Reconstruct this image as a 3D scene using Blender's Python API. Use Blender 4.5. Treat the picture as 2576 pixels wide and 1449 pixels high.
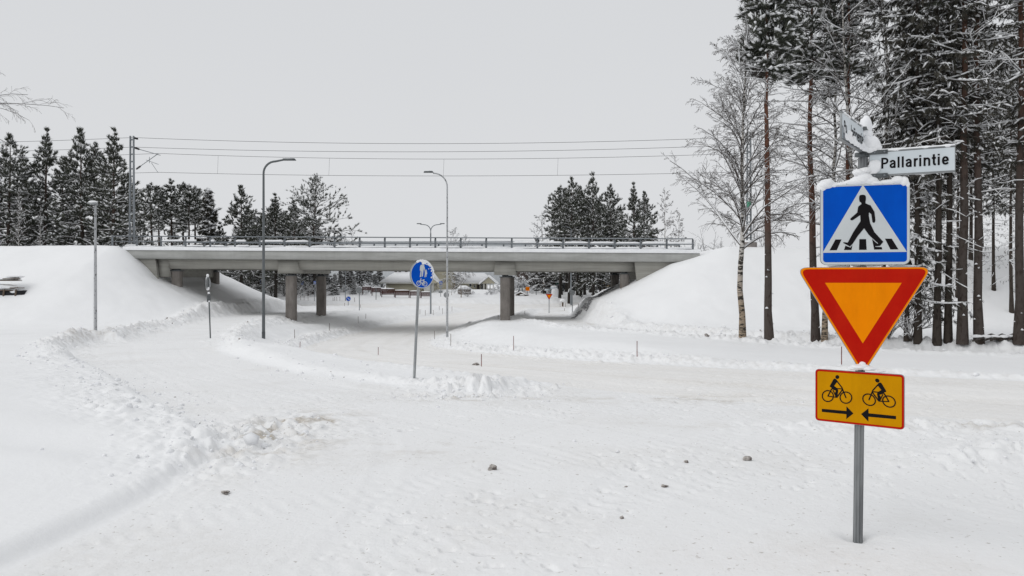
import bpy, math, random
import numpy as np
from mathutils import Vector, Matrix
from mathutils.geometry import tessellate_polygon

# ------------------------------------------------------------------ clear
for o in list(bpy.data.objects):
    bpy.data.objects.remove(o)
C = bpy.context.scene.collection
PI = math.pi
EYE = 1.8            # eye height above the packed snow
FPX = 1860.0         # focal length in units of a 2576-wide picture
CX, HZ = 1288.0, 705.0

# ------------------------------------------------------------------ camera
cam = bpy.data.cameras.new('camera')
camo = bpy.data.objects.new('camera', cam)
C.objects.link(camo)
camo.location = (0, 0, EYE)
camo.rotation_euler = (PI / 2, 0, 0)
cam.sensor_width = 36.0
cam.lens = FPX / 2576 * 36
cam.shift_y = -(724.5 - HZ) / 2576
cam.clip_start = 0.1
cam.clip_end = 2000
bpy.context.scene.camera = camo

# ------------------------------------------------------------------ world
SUN_EL, SUN_AZ = math.radians(46), math.radians(250)
w = bpy.data.worlds.new('World')
bpy.context.scene.world = w
w.use_nodes = True
nt = w.node_tree
nt.nodes.clear()
out = nt.nodes.new('ShaderNodeOutputWorld')
bg = nt.nodes.new('ShaderNodeBackground')
sky = nt.nodes.new('ShaderNodeTexSky')
sky.sky_type = 'NISHITA'
sky.sun_disc = False
sky.sun_elevation = SUN_EL
sky.sun_rotation = SUN_AZ
sky.air_density = 1.0
sky.dust_density = 4.0
hs = nt.nodes.new('ShaderNodeHueSaturation')
hs.inputs['Saturation'].default_value = 0.0
hs.inputs['Value'].default_value = 0.6
mixn = nt.nodes.new('ShaderNodeMixRGB')
mixn.inputs[0].default_value = 0.94
tc = nt.nodes.new('ShaderNodeTexCoord')
sep = nt.nodes.new('ShaderNodeSeparateXYZ')
rampn = nt.nodes.new('ShaderNodeValToRGB')
rampn.color_ramp.elements[0].position = 0.0
rampn.color_ramp.elements[0].color = (7.6, 7.72, 7.9, 1)
rampn.color_ramp.elements[1].position = 0.5
rampn.color_ramp.elements[1].color = (6.9, 7.05, 7.3, 1)
cl = nt.nodes.new('ShaderNodeTexNoise')
cl.inputs['Scale'].default_value = 1.6
cl.inputs['Detail'].default_value = 3
clr = nt.nodes.new('ShaderNodeMapRange')
clr.inputs['To Min'].default_value = 0.975
clr.inputs['To Max'].default_value = 1.025
mul = nt.nodes.new('ShaderNodeMixRGB')
mul.blend_type = 'MULTIPLY'
mul.inputs[0].default_value = 1
L = nt.links
L.new(tc.outputs['Generated'], sep.inputs[0])
L.new(sep.outputs['Z'], rampn.inputs[0])
L.new(tc.outputs['Generated'], cl.inputs['Vector'])
L.new(cl.outputs['Fac'], clr.inputs['Value'])
L.new(sky.outputs[0], hs.inputs['Color'])
L.new(hs.outputs[0], mixn.inputs[1])
L.new(rampn.outputs[0], mixn.inputs[2])
L.new(mixn.outputs[0], mul.inputs[1])
L.new(clr.outputs[0], mul.inputs[2])
L.new(mul.outputs[0], bg.inputs['Color'])
bg.inputs['Strength'].default_value = 0.0985
L.new(bg.outputs[0], out.inputs[0])

sl = bpy.data.lights.new('sun', 'SUN')
slo = bpy.data.objects.new('sun', sl)
C.objects.link(slo)
sl.energy = 0.96
sl.angle = math.radians(60)
sl.color = (1.0, 0.985, 0.96)
# sky sun_rotation is clockwise from +Y
sd = Vector((math.sin(SUN_AZ) * math.cos(SUN_EL), math.cos(SUN_AZ) * math.cos(SUN_EL), math.sin(SUN_EL)))
slo.rotation_euler = sd.to_track_quat('Z', 'Y').to_euler()

sc = bpy.context.scene
sc.view_settings.view_transform = 'Standard'
sc.view_settings.look = 'None'
sc.view_settings.exposure = 0.0
sc.view_settings.gamma = 1.0
sc.view_settings.use_curve_mapping = False
sc.render.engine = 'CYCLES'
sc.cycles.max_bounces = 6
sc.cycles.diffuse_bounces = 4
sc.cycles.caustics_reflective = False
sc.cycles.caustics_refractive = False

# ------------------------------------------------------------------ materials
def mat(name, col, rough=0.7, metal=0.0, spec=0.3, col2=None, nscale=4.0, bump=0.0, bscale=20.0,
        stretch=(1, 1, 1), coords='Object', lo=0.35, hi=0.65, detail=5):
    m = bpy.data.materials.new(name)
    m.use_nodes = True
    n = m.node_tree
    b = n.nodes['Principled BSDF']
    b.inputs['Roughness'].default_value = rough
    b.inputs['Metallic'].default_value = metal
    b.inputs['Specular IOR Level'].default_value = spec
    b.inputs['Base Color'].default_value = (*col, 1)
    if col2 is not None or bump > 0:
        t = n.nodes.new('ShaderNodeTexCoord')
        mp = n.nodes.new('ShaderNodeMapping')
        mp.inputs['Scale'].default_value = stretch
        n.links.new(t.outputs[coords], mp.inputs[0])
    if col2 is not None:
        ns = n.nodes.new('ShaderNodeTexNoise')
        ns.inputs['Scale'].default_value = nscale
        ns.inputs['Detail'].default_value = detail
        ns.inputs['Roughness'].default_value = 0.6
        n.links.new(mp.outputs[0], ns.inputs['Vector'])
        mr = n.nodes.new('ShaderNodeMapRange')
        mr.inputs['From Min'].default_value = lo
        mr.inputs['From Max'].default_value = hi
        n.links.new(ns.outputs['Fac'], mr.inputs['Value'])
        mx = n.nodes.new('ShaderNodeMixRGB')
        mx.inputs[1].default_value = (*col, 1)
        mx.inputs[2].default_value = (*col2, 1)
        n.links.new(mr.outputs[0], mx.inputs[0])
        n.links.new(mx.outputs[0], b.inputs['Base Color'])
    if bump > 0:
        nb = n.nodes.new('ShaderNodeTexNoise')
        nb.inputs['Scale'].default_value = bscale
        nb.inputs['Detail'].default_value = 4
        n.links.new(mp.outputs[0], nb.inputs['Vector'])
        bp = n.nodes.new('ShaderNodeBump')
        bp.inputs['Strength'].default_value = 1.0
        bp.inputs['Distance'].default_value = bump
        n.links.new(nb.outputs['Fac'], bp.inputs['Height'])
        n.links.new(bp.outputs[0], b.inputs['Normal'])
    return m

def ground_mat(name, clean, dirty, fine, bump, streak=None):
    """snow with a per-vertex 'dirt' attribute (sand and soil ploughed into it)"""
    m = bpy.data.materials.new(name)
    m.use_nodes = True
    n = m.node_tree
    b = n.nodes['Principled BSDF']
    b.inputs['Roughness'].default_value = 0.65
    b.inputs['Specular IOR Level'].default_value = 0.15
    t = n.nodes.new('ShaderNodeTexCoord')
    at = n.nodes.new('ShaderNodeAttribute')
    at.attribute_name = 'dirt'
    ns = n.nodes.new('ShaderNodeTexNoise')
    ns.inputs['Scale'].default_value = 7.0
    ns.inputs['Detail'].default_value = 6
    ns.inputs['Roughness'].default_value = 0.7
    n.links.new(t.outputs['Object'], ns.inputs['Vector'])
    mr = n.nodes.new('ShaderNodeMapRange')
    mr.inputs['From Min'].default_value = 0.38
    mr.inputs['From Max'].default_value = 0.7
    n.links.new(ns.outputs['Fac'], mr.inputs['Value'])
    mm = n.nodes.new('ShaderNodeMath'); mm.operation = 'MULTIPLY'
    n.links.new(at.outputs['Fac'], mm.inputs[0])
    ad = n.nodes.new('ShaderNodeMath'); ad.operation = 'MULTIPLY_ADD'
    ad.inputs[1].default_value = 1.1; ad.inputs[2].default_value = 0.35
    n.links.new(mr.outputs[0], ad.inputs[0])
    n.links.new(ad.outputs[0], mm.inputs[1])
    mm.use_clamp = True
    mx = n.nodes.new('ShaderNodeMixRGB')
    mx.inputs[1].default_value = (*clean, 1)
    mx.inputs[2].default_value = (*dirty, 1)
    n.links.new(mm.outputs[0], mx.inputs[0])
    # broad tone drift of the snow
    n2 = n.nodes.new('ShaderNodeTexNoise')
    n2.inputs['Scale'].default_value = 0.35
    n2.inputs['Detail'].default_value = 4
    n.links.new(t.outputs['Object'], n2.inputs['Vector'])
    m2 = n.nodes.new('ShaderNodeMapRange')
    m2.inputs['From Min'].default_value = 0.3
    m2.inputs['From Max'].default_value = 0.7
    m2.inputs['To Min'].default_value = 0.965
    m2.inputs['To Max'].default_value = 1.0
    n.links.new(n2.outputs['Fac'], m2.inputs['Value'])
    mu = n.nodes.new('ShaderNodeMixRGB'); mu.blend_type = 'MULTIPLY'; mu.inputs[0].default_value = 1
    n.links.new(mx.outputs[0], mu.inputs[1]); n.links.new(m2.outputs[0], mu.inputs[2])
    # grit: sparse specks where traffic goes
    vo = n.nodes.new('ShaderNodeTexNoise')
    vo.inputs['Scale'].default_value = 22.0
    vo.inputs['Detail'].default_value = 3
    n.links.new(t.outputs['Object'], vo.inputs['Vector'])
    gr = n.nodes.new('ShaderNodeMapRange')
    gr.inputs['From Min'].default_value = 0.66
    gr.inputs['From Max'].default_value = 0.72
    gr.inputs['To Max'].default_value = fine
    n.links.new(vo.outputs['Fac'], gr.inputs['Value'])
    m4 = n.nodes.new('ShaderNodeMixRGB')
    m4.inputs[2].default_value = (0.30, 0.26, 0.21, 1)
    n.links.new(gr.outputs[0], m4.inputs[0]); n.links.new(mu.outputs[0], m4.inputs[1])
    n.links.new(m4.outputs[0], b.inputs['Base Color'])
    nb = n.nodes.new('ShaderNodeTexNoise')
    nb.inputs['Scale'].default_value = 16.0
    nb.inputs['Detail'].default_value = 6
    nb.inputs['Roughness'].default_value = 0.65
    n.links.new(t.outputs['Object'], nb.inputs['Vector'])
    bp = n.nodes.new('ShaderNodeBump')
    bp.inputs['Distance'].default_value = bump
    n.links.new(nb.outputs['Fac'], bp.inputs['Height'])
    n.links.new(bp.outputs[0], b.inputs['Normal'])
    return m

M = {}
SNOWC = (0.89, 0.895, 0.90)
M['ground'] = ground_mat('fresh_snow', SNOWC, (0.46, 0.42, 0.37), 0.0, 0.008)
M['road'] = ground_mat('packed_road_snow', (0.885, 0.878, 0.866), (0.64, 0.60, 0.54), 0.25, 0.012)
M['path'] = ground_mat('packed_path_snow', (0.88, 0.883, 0.885), (0.47, 0.42, 0.35), 0.5, 0.010)
M['snow'] = mat('snow', SNOWC, 0.7, spec=0.1, col2=(0.82, 0.83, 0.85), nscale=3, bump=0.01, bscale=14)
M['dirty_snow'] = mat('dirty_snow', (0.50, 0.47, 0.44), 0.8, col2=(0.13, 0.11, 0.10), nscale=22, bump=0.02, bscale=30, lo=0.4, hi=0.62)
M['concrete'] = mat('concrete', (0.43, 0.433, 0.418), 0.85, spec=0.2, col2=(0.33, 0.332, 0.315), nscale=1.2,
                    bump=0.004, bscale=25, stretch=(0.35, 1, 1.6))
M['concrete_girder'] = mat('shaded_board_concrete', (0.38, 0.373, 0.34), 0.85, spec=0.2, col2=(0.30, 0.292, 0.265),
                           nscale=2.5, bump=0.004, bscale=18, stretch=(0.12, 1, 3.0))  # darker than the edge beam: shade of the overhang put into the colour
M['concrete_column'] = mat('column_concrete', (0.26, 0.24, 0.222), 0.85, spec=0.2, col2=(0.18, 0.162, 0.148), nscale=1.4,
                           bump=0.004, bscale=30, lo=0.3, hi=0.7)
M['galv'] = mat('galvanised_steel', (0.22, 0.24, 0.255), 0.5, 0.35, 0.5, col2=(0.20, 0.215, 0.23), nscale=9, stretch=(1, 1, .2))
M['galv_dark'] = mat('dark_galvanised_steel', (0.14, 0.15, 0.155), 0.55, 0.3, 0.4, col2=(0.10, 0.11, 0.115), nscale=12, stretch=(1, 1, .2))
M['galv_light'] = mat('weathered_galvanised_steel', (0.42, 0.43, 0.44), 0.55, 0.25, 0.4, col2=(0.10, 0.10, 0.10), nscale=14,
                      stretch=(1, 1, .5), lo=0.58, hi=0.62)
M['galv_pole'] = mat('fluted_pole_steel', (0.25, 0.26, 0.265), 0.55, 0.3, 0.4, col2=(0.15, 0.155, 0.16), nscale=26, stretch=(1, 1, .08), lo=.42, hi=.6)
M['wire'] = mat('wire_metal', (0.09, 0.09, 0.095), 0.6, 0.2)
M['insul'] = mat('insulator', (0.055, 0.05, 0.05), 0.4)
M['alu'] = mat('grey_aluminium', (0.33, 0.345, 0.35), 0.45, 0.5, 0.5, col2=(0.24, 0.25, 0.255), nscale=8)
M['sign_white'] = mat('white_sheeting', (0.58, 0.61, 0.62), 0.6, spec=0.1, col2=(0.54, 0.57, 0.58), nscale=5)
M['plate_white'] = mat('street_plate_white', (0.62, 0.67, 0.70), 0.45, spec=0.4, col2=(0.57, 0.62, 0.65), nscale=4)
M['sign_blue'] = mat('blue_sheeting', (0.0, 0.072, 0.47), 0.6, spec=0.06, col2=(0.0, 0.085, 0.52), nscale=5)
M['sign_red'] = mat('red_sheeting', (0.46, 0.008, 0.003), 0.6, spec=0.05, col2=(0.50, 0.014, 0.004), nscale=5)
M['sign_orange'] = mat('orange_sheeting', (0.88, 0.25, 0.0), 0.6, spec=0.05, col2=(0.84, 0.23, 0.0), nscale=5)
M['sign_yellow'] = mat('yellow_sheeting', (0.60, 0.27, 0.0), 0.6, spec=0.05, col2=(0.56, 0.245, 0.0), nscale=5)
M['sign_black'] = mat('black_print', (0.008, 0.007, 0.008), 0.6, spec=0.08)
M['stake_red'] = mat('red_stake_plastic', (0.27, 0.03, 0.025), 0.7, col2=(0.10, 0.05, 0.045), nscale=12)
M['stake_grey'] = mat('weathered_stake', (0.16, 0.12, 0.10), 0.8)
M['needle'] = mat('pine_needles', (0.040, 0.046, 0.034), 0.7, spec=0.2, col2=(0.10, 0.105, 0.085), nscale=1.7)
M['needle_dark'] = mat('spruce_needles', (0.030, 0.030, 0.024), 0.75, spec=0.15, col2=(0.085, 0.08, 0.066), nscale=1.4)
M['twig'] = mat('twig_bark', (0.06, 0.05, 0.045), 0.85, col2=(0.11, 0.095, 0.085), nscale=6)
M['twig_dark'] = mat('dark_twig_bark', (0.05, 0.043, 0.038), 0.85, col2=(0.085, 0.072, 0.062), nscale=6)
M['leaf_brown'] = mat('withered_leaves', (0.045, 0.03, 0.022), 0.85)
M['wood_red'] = mat('red_painted_boards', (0.075, 0.022, 0.020), 0.75, col2=(0.055, 0.017, 0.015), nscale=8, stretch=(3, 3, .4))
M['wall_cream'] = mat('cream_boards', (0.47, 0.44, 0.34), 0.8, col2=(0.42, 0.39, 0.30), nscale=3, stretch=(1, 1, 6))
M['wall_yellow'] = mat('ochre_boards', (0.42, 0.30, 0.15), 0.8, col2=(0.36, 0.26, 0.13), nscale=3, stretch=(1, 1, 6))
M['wall_brown'] = mat('brown_boards', (0.07, 0.055, 0.05), 0.8, col2=(0.055, 0.045, 0.04), nscale=3, stretch=(6, 6, 1))
M['wall_grey'] = mat('pale_panel_wall', (0.55, 0.57, 0.58), 0.8, col2=(0.50, 0.52, 0.54), nscale=1)
M['trim_white'] = mat('white_trim', (0.62, 0.62, 0.59), 0.6, col2=(0.55, 0.55, 0.52), nscale=9)
M['glass'] = mat('window_glass', (0.05, 0.055, 0.06), 0.15, spec=0.6)
M['car_dark'] = mat('dark_car_paint', (0.03, 0.032, 0.036), 0.3, 0.2, 0.5)
M['rubber'] = mat('rubber', (0.02, 0.02, 0.02), 0.8)
M['green'] = mat('green_plastic', (0.02, 0.15, 0.10), 0.5)
M['plank'] = mat('weathered_plank', (0.10, 0.075, 0.055), 0.85, col2=(0.17, 0.13, 0.10), nscale=8, stretch=(.5, 3, 3))
M['pile_dark'] = mat('near_black_fill', (0.012, 0.012, 0.015), 0.6)
M['stone'] = mat('concrete_block', (0.30, 0.27, 0.25), 0.9, col2=(0.22, 0.20, 0.19), nscale=6)
M['gravel'] = mat('crushed_stone', (0.16, 0.16, 0.16), 0.9, col2=(0.40, 0.40, 0.41), nscale=9, bump=0.03, bscale=16)

def stain(m, amt=.25, sc=(1.2, 1.2, .05)):
    n = m.node_tree; b = n.nodes['Principled BSDF']
    src = b.inputs['Base Color'].links[0].from_socket
    t = n.nodes.new('ShaderNodeTexCoord'); mp = n.nodes.new('ShaderNodeMapping'); mp.inputs['Scale'].default_value = sc
    ns = n.nodes.new('ShaderNodeTexNoise'); ns.inputs['Scale'].default_value = 1.6; ns.inputs['Detail'].default_value = 6; ns.inputs['Roughness'].default_value = .7
    mr = n.nodes.new('ShaderNodeMapRange'); mr.inputs['From Min'].default_value = .45; mr.inputs['From Max'].default_value = .72; mr.inputs['To Min'].default_value = 1; mr.inputs['To Max'].default_value = 1 - amt
    mx = n.nodes.new('ShaderNodeMixRGB'); mx.blend_type = 'MULTIPLY'; mx.inputs[0].default_value = 1
    n.links.new(t.outputs['Object'], mp.inputs[0]); n.links.new(mp.outputs[0], ns.inputs['Vector']); n.links.new(ns.outputs['Fac'], mr.inputs['Value'])
    n.links.new(src, mx.inputs[1]); n.links.new(mr.outputs[0], mx.inputs[2]); n.links.new(mx.outputs[0], b.inputs['Base Color'])
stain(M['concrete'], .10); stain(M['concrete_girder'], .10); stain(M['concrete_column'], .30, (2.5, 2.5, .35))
for k_ in ('sign_blue', 'sign_red', 'sign_orange', 'sign_yellow'): stain(M[k_], .10, (6, 6, 1.2))

def bark(name, low, high, z0, z1, patch=None, pscale=5, stretch=(1, 1, .4), plo=.55, phi=.6):
    m = bpy.data.materials.new(name)
    m.use_nodes = True
    n = m.node_tree
    b = n.nodes['Principled BSDF']
    b.inputs['Roughness'].default_value = 0.85
    b.inputs['Specular IOR Level'].default_value = 0.15
    t = n.nodes.new('ShaderNodeTexCoord')
    s = n.nodes.new('ShaderNodeSeparateXYZ')
    n.links.new(t.outputs['Object'], s.inputs[0])
    n0 = n.nodes.new('ShaderNodeTexNoise')
    n0.inputs['Scale'].default_value = 1.3
    n.links.new(t.outputs['Object'], n0.inputs['Vector'])
    a = n.nodes.new('ShaderNodeMath'); a.operation = 'MULTIPLY_ADD'
    a.inputs[1].default_value = (z1 - z0) * 0.8
    n.links.new(n0.outputs['Fac'], a.inputs[0]); n.links.new(s.outputs['Z'], a.inputs[2])
    mr = n.nodes.new('ShaderNodeMapRange')
    mr.inputs['From Min'].default_value = z0 + (z1 - z0) * .4
    mr.inputs['From Max'].default_value = z1 + (z1 - z0) * .4
    n.links.new(a.outputs[0], mr.inputs['Value'])
    mx = n.nodes.new('ShaderNodeMixRGB')
    mx.inputs[1].default_value = (*low, 1); mx.inputs[2].default_value = (*high, 1)
    n.links.new(mr.outputs[0], mx.inputs[0])
    mp = n.nodes.new('ShaderNodeMapping'); mp.inputs['Scale'].default_value = stretch
    n.links.new(t.outputs['Object'], mp.inputs[0])
    n1 = n.nodes.new('ShaderNodeTexNoise')
    n1.inputs['Scale'].default_value = pscale
    n1.inputs['Detail'].default_value = 5
    n1.inputs['Roughness'].default_value = 0.65
    n.links.new(mp.outputs[0], n1.inputs['Vector'])
    m1 = n.nodes.new('ShaderNodeMapRange')
    m1.inputs['From Min'].default_value = plo; m1.inputs['From Max'].default_value = phi
    n.links.new(n1.outputs['Fac'], m1.inputs['Value'])
    m2 = n.nodes.new('ShaderNodeMixRGB')
    n.links.new(m1.outputs[0], m2.inputs[0]); n.links.new(mx.outputs[0], m2.inputs[1])
    m2.inputs[2].default_value = (*(patch or (0.03, 0.025, 0.022)), 1)
    n.links.new(m2.outputs[0], b.inputs['Base Color'])
    bp = n.nodes.new('ShaderNodeBump'); bp.inputs['Distance'].default_value = 0.03
    n.links.new(n1.outputs['Fac'], bp.inputs['Height'])
    n.links.new(bp.outputs[0], b.inputs['Normal'])
    return m

M['bark_pine'] = bark('pine_bark', (0.075, 0.062, 0.055), (0.15, 0.068, 0.045), 3.2, 6.5, (0.045, 0.030, 0.025), 9, (1, 1, .5), .52, .66)
M['bark_pine_far'] = bark('distant_pine_bark', (0.045, 0.040, 0.036), (0.065, 0.047, 0.038), 4, 8)
M['bark_grey_pine'] = bark('grey_pine_bark', (0.07, 0.058, 0.052), (0.11, 0.06, 0.043), 5, 11, (0.04, 0.03, 0.025), 9, (1, 1, .5), .5, .66)
M['bark_spruce'] = bark('spruce_bark', (0.055, 0.045, 0.038), (0.06, 0.048, 0.04), 3, 8, (0.03, 0.024, 0.02), 8)
M['bark_birch'] = bark('birch_bark', (0.34, 0.27, 0.20), (0.52, 0.50, 0.47), 1.2, 3.5, (0.04, 0.035, 0.03), 3.2, (1.2, 1.2, 4.5), .50, .55)

# ------------------------------------------------------------------ mesh helpers
def mk_mesh(name, V, F, mats, smooth=False, midx=None):
    """V (n,3); F list of arrays with 3 or 4 columns"""
    me = bpy.data.meshes.new(name)
    V = np.asarray(V, dtype=np.float32)
    F = [np.asarray(f, dtype=np.int32) for f in F if len(f)]
    me.vertices.add(len(V))
    me.vertices.foreach_set('co', V.ravel())
    nl = sum(f.size for f in F)
    npoly = sum(len(f) for f in F)
    me.loops.add(nl)
    me.polygons.add(npoly)
    me.loops.foreach_set('vertex_index', np.concatenate([f.ravel() for f in F]))
    tot = np.concatenate([np.full(len(f), f.shape[1], dtype=np.int32) for f in F])
    st = np.concatenate([[0], np.cumsum(tot)[:-1]]).astype(np.int32)
    me.polygons.foreach_set('loop_start', st)
    if smooth:
        me.polygons.foreach_set('use_smooth', np.ones(npoly, dtype=bool))
    if midx is not None:
        me.polygons.foreach_set('material_index', np.asarray(midx, dtype=np.int32))
    for m in (mats if isinstance(mats, (list, tuple)) else [mats]):
        me.materials.append(m)
    me.update(calc_edges=True)
    me.validate()
    return me

class MB:
    """collects shapes and links them as one mesh object"""
    def __init__(s):
        s.v = []; s.f3 = []; s.f4 = []; s.n = 0
    def add(s, V, F):
        V = np.asarray(V, dtype=float).reshape(-1, 3)
        for f in F:
            f = np.asarray(f, dtype=int)
            if f.size == 0: continue
            if f.ndim == 1: f = f[None]
            (s.f3 if f.shape[1] == 3 else s.f4).append(f + s.n)
        s.v.append(V); s.n += len(V)
        return s
    def box(s, x0, x1, y0, y1, z0, z1, shear=None):
        V = np.array([[x, y, z] for z in (z0, z1) for y in (y0, y1) for x in (x0, x1)], float)
        if shear: V[:, 2] += shear * V[:, 0]
        F = [[0, 2, 3, 1], [4, 5, 7, 6], [0, 1, 5, 4], [2, 6, 7, 3], [0, 4, 6, 2], [1, 3, 7, 5]]
        return s.add(V, F)
    def hexa(s, V):
        """8 points: bottom 4 (ccw) then top 4"""
        F = [[3, 2, 1, 0], [4, 5, 6, 7], [0, 1, 5, 4], [1, 2, 6, 5], [2, 3, 7, 6], [3, 0, 4, 7]]
        return s.add(V, F)
    def tube(s, P, R, sides=8, cap=True):
        P = np.asarray(P, float); R = np.broadcast_to(np.asarray(R, float), (len(P),))
        V, F = tubes(P[None], R[None], sides)
        s.add(V, [F])
        if cap:
            k = len(P); b0 = s.n - len(V)
            for ring, pt in ((0, P[0]), (k - 1, P[-1])):
                b = b0 + ring * sides
                c = s.n
                s.v.append(pt[None]); s.n += 1
                idx = [(b + i, b + (i + 1) % sides, c) for i in range(sides)]
                if ring == 0: idx = [(q, p, r) for p, q, r in idx]
                s.f3.append(np.array(idx))
        return s
    def poly(s, pts, y=0.0):
        """flat polygon in the x,z plane facing -y"""
        pts = [Vector((p[0], p[1], 0)) for p in pts]
        tri = tessellate_polygon([pts])
        V = [(p.x, y, p.y) for p in pts]
        T = []
        for a, b, c in tri:
            A, B_, C_ = pts[a], pts[b], pts[c]
            cr = (B_ - A).cross(C_ - A).z
            T.append((a, b, c) if cr > 0 else (a, c, b))
        return s.add(V, [np.array(T)])
    def slab(s, pts, y0, y1):
        """polygon in x,z extruded between y0 (front) and y1 (back)"""
        n = len(pts)
        s.poly(pts, y0)
        V = [(p[0], y0, p[1]) for p in pts] + [(p[0], y1, p[1]) for p in pts]
        ar = sum(pts[i][0] * pts[(i + 1) % n][1] - pts[(i + 1) % n][0] * pts[i][1] for i in range(n))
        q = [(i, (i + 1) % n, n + (i + 1) % n, n + i) for i in range(n)]
        q = [t[::-1] for t in q] if ar > 0 else q
        s.add(V, [np.array(q)])
        k = s.n
        s.poly(pts, y1)
        s.f3[-1] = s.f3[-1][:, ::-1]
        return s
    def strip(s, pts, wd, y=0.0, closed=False, dy=0.0):
        """stroke of given width along pts in x,z"""
        P = np.asarray(pts, float)
        n = len(P)
        if closed:
            T = np.roll(P, -1, 0) - np.roll(P, 1, 0)
        else:
            T = np.gradient(P, axis=0)
        T /= np.linalg.norm(T, axis=1)[:, None] + 1e-9
        N = np.stack([-T[:, 1], T[:, 0]], 1)
        wv = np.broadcast_to(np.asarray(wd, float), (n,))[:, None]
        A = P + N * wv / 2; B = P - N * wv / 2
        V = np.zeros((2 * n, 3)); V[:n, 0] = A[:, 0]; V[:n, 2] = A[:, 1]; V[n:, 0] = B[:, 0]; V[n:, 2] = B[:, 1]
        V[:, 1] = y
        F = []
        for i in range(n if closed else n - 1):
            j = (i + 1) % n
            F.append((i, n + i, n + j, j))
        return s.add(V, [np.array(F)])
    def build(s, name, m, parent=None, smooth=False, loc=None, rot=None):
        V = np.concatenate(s.v)
        F = []
        if s.f3: F.append(np.concatenate(s.f3))
        if s.f4: F.append(np.concatenate(s.f4))
        return link(name, mk_mesh(name, V, F, m, smooth), parent, loc, rot)

def link(name, me, parent=None, loc=None, rot=None):
    o = bpy.data.objects.new(name, me)
    C.objects.link(o)
    if parent is not None: o.parent = parent
    if loc is not None: o.location = loc
    if rot is not None: o.rotation_euler = rot
    return o

def tag(o, label=None, cat=None, group=None, kind=None):
    if label: o['label'] = label
    if cat: o['category'] = cat
    if group: o['group'] = group
    if kind: o['kind'] = kind
    return o

def empty(name, loc, rz=0, label=None, cat=None, group=None, rot=None):
    o = bpy.data.objects.new(name, None)
    C.objects.link(o)
    o.empty_display_size = 0.3
    o.location = loc
    o.rotation_euler = rot if rot is not None else (0, 0, rz)
    return tag(o, label, cat, group)

def copy_tree(o, parent=None):
    c = o.copy(); C.objects.link(c)
    c.parent = parent
    for ch in list(o.children):
        copy_tree(ch, c)
    return c

def tubes(P, R, sides=3):
    """P (M,K,3) polylines, R (M,K) radii -> vertices, quads"""
    Mn, K, _ = P.shape
    T = np.gradient(P, axis=1)
    T /= np.linalg.norm(T, axis=2, keepdims=True) + 1e-9
    ref = np.zeros_like(T); ref[...] = (0.31, 0.22, 0.92)
    par = np.abs((T * ref).sum(2)) > 0.9
    ref[par] = (0.95, 0.1, 0.05)
    # keep one reference per tube
    ref[:] = ref[:, :1]
    n1 = np.cross(T, ref); n1 /= np.linalg.norm(n1, axis=2, keepdims=True) + 1e-9
    n2 = np.cross(T, n1)
    a = np.arange(sides) / sides * 2 * PI
    V = P[:, :, None, :] + R[:, :, None, None] * (np.cos(a)[None, None, :, None] * n1[:, :, None, :] + np.sin(a)[None, None, :, None] * n2[:, :, None, :])
    V = V.reshape(-1, 3)
    m = np.arange(Mn)[:, None, None] * K * sides
    k = np.arange(K - 1)[None, :, None] * sides
    i = np.arange(sides)[None, None, :]
    j = (i + 1) % sides
    F = np.stack([m + k + i, m + k + sides + i, m + k + sides + j, m + k + j], -1).reshape(-1, 4)
    return V, F

def ico(sub=2):
    import bmesh
    bm = bmesh.new()
    bmesh.ops.create_icosphere(bm, subdivisions=sub, radius=1)
    V = np.array([v.co[:] for v in bm.verts]); F = np.array([[v.index for v in f.verts] for f in bm.faces])
    bm.free()
    return V, F
ICO1, ICO2, ICO3, ICO4 = ico(1), ico(2), ico(3), ico(4)

def hash2(ix, iy, seed):
    h = (ix.astype(np.int64) * 374761393 + iy.astype(np.int64) * 668265263 + seed * 1442695041) & 0xffffffff
    h = ((h ^ (h >> 13)) * 1274126177) & 0xffffffff
    h = (h ^ (h >> 16)) & 0xffffffff
    return h / 4294967295.0
def vnoise(x, y, seed=0):
    ix = np.floor(x); iy = np.floor(y)
    fx = x - ix; fy = y - iy
    ux = fx * fx * fx * (fx * (fx * 6 - 15) + 10); uy = fy * fy * fy * (fy * (fy * 6 - 15) + 10)
    ix = ix.astype(np.int64); iy = iy.astype(np.int64)
    a = hash2(ix, iy, seed); b = hash2(ix + 1, iy, seed); c = hash2(ix, iy + 1, seed); d = hash2(ix + 1, iy + 1, seed)
    return (a + (b - a) * ux) * (1 - uy) + (c + (d - c) * ux) * uy
def fbm(x, y, seed=0, oct=4, gain=0.5):
    s = 0; a = 1; t = 0
    for i in range(oct):
        s = s + a * (vnoise(x, y, seed + i * 17) - 0.5); t += a
        # rotate each octave to hide the lattice
        x, y = (x * 0.8 - y * 0.6) * 2.03 + 5.2, (x * 0.6 + y * 0.8) * 2.03 - 3.1
        a *= gain
    return s / t * 2
def sstep(a, b, x):
    t = np.clip((x - a) / (b - a), 0, 1)
    return t * t * (3 - 2 * t)

def blob(mb, c, r, seed=0, amp=0.12, freq=1.6, sub=3, flat=None, rotz=0, ):
    V, F = {1: ICO1, 2: ICO2, 3: ICO3, 4: ICO4}[sub]
    q = V * freq + seed * 3.7
    d = 1 + amp * (fbm(q[:, 0] + q[:, 2] * .7, q[:, 1] - q[:, 2] * .9, seed, 3) )
    W = V * d[:, None]
    if flat is not None:
        W[:, 2] = np.where(W[:, 2] < flat, flat + (W[:, 2] - flat) * 0.15, W[:, 2])
    W = W * np.asarray(r)
    cz, sz = math.cos(rotz), math.sin(rotz)
    W = np.stack([W[:, 0] * cz - W[:, 1] * sz, W[:, 0] * sz + W[:, 1] * cz, W[:, 2]], 1)
    mb.add(W + np.asarray(c), [F])
    return mb

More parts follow.
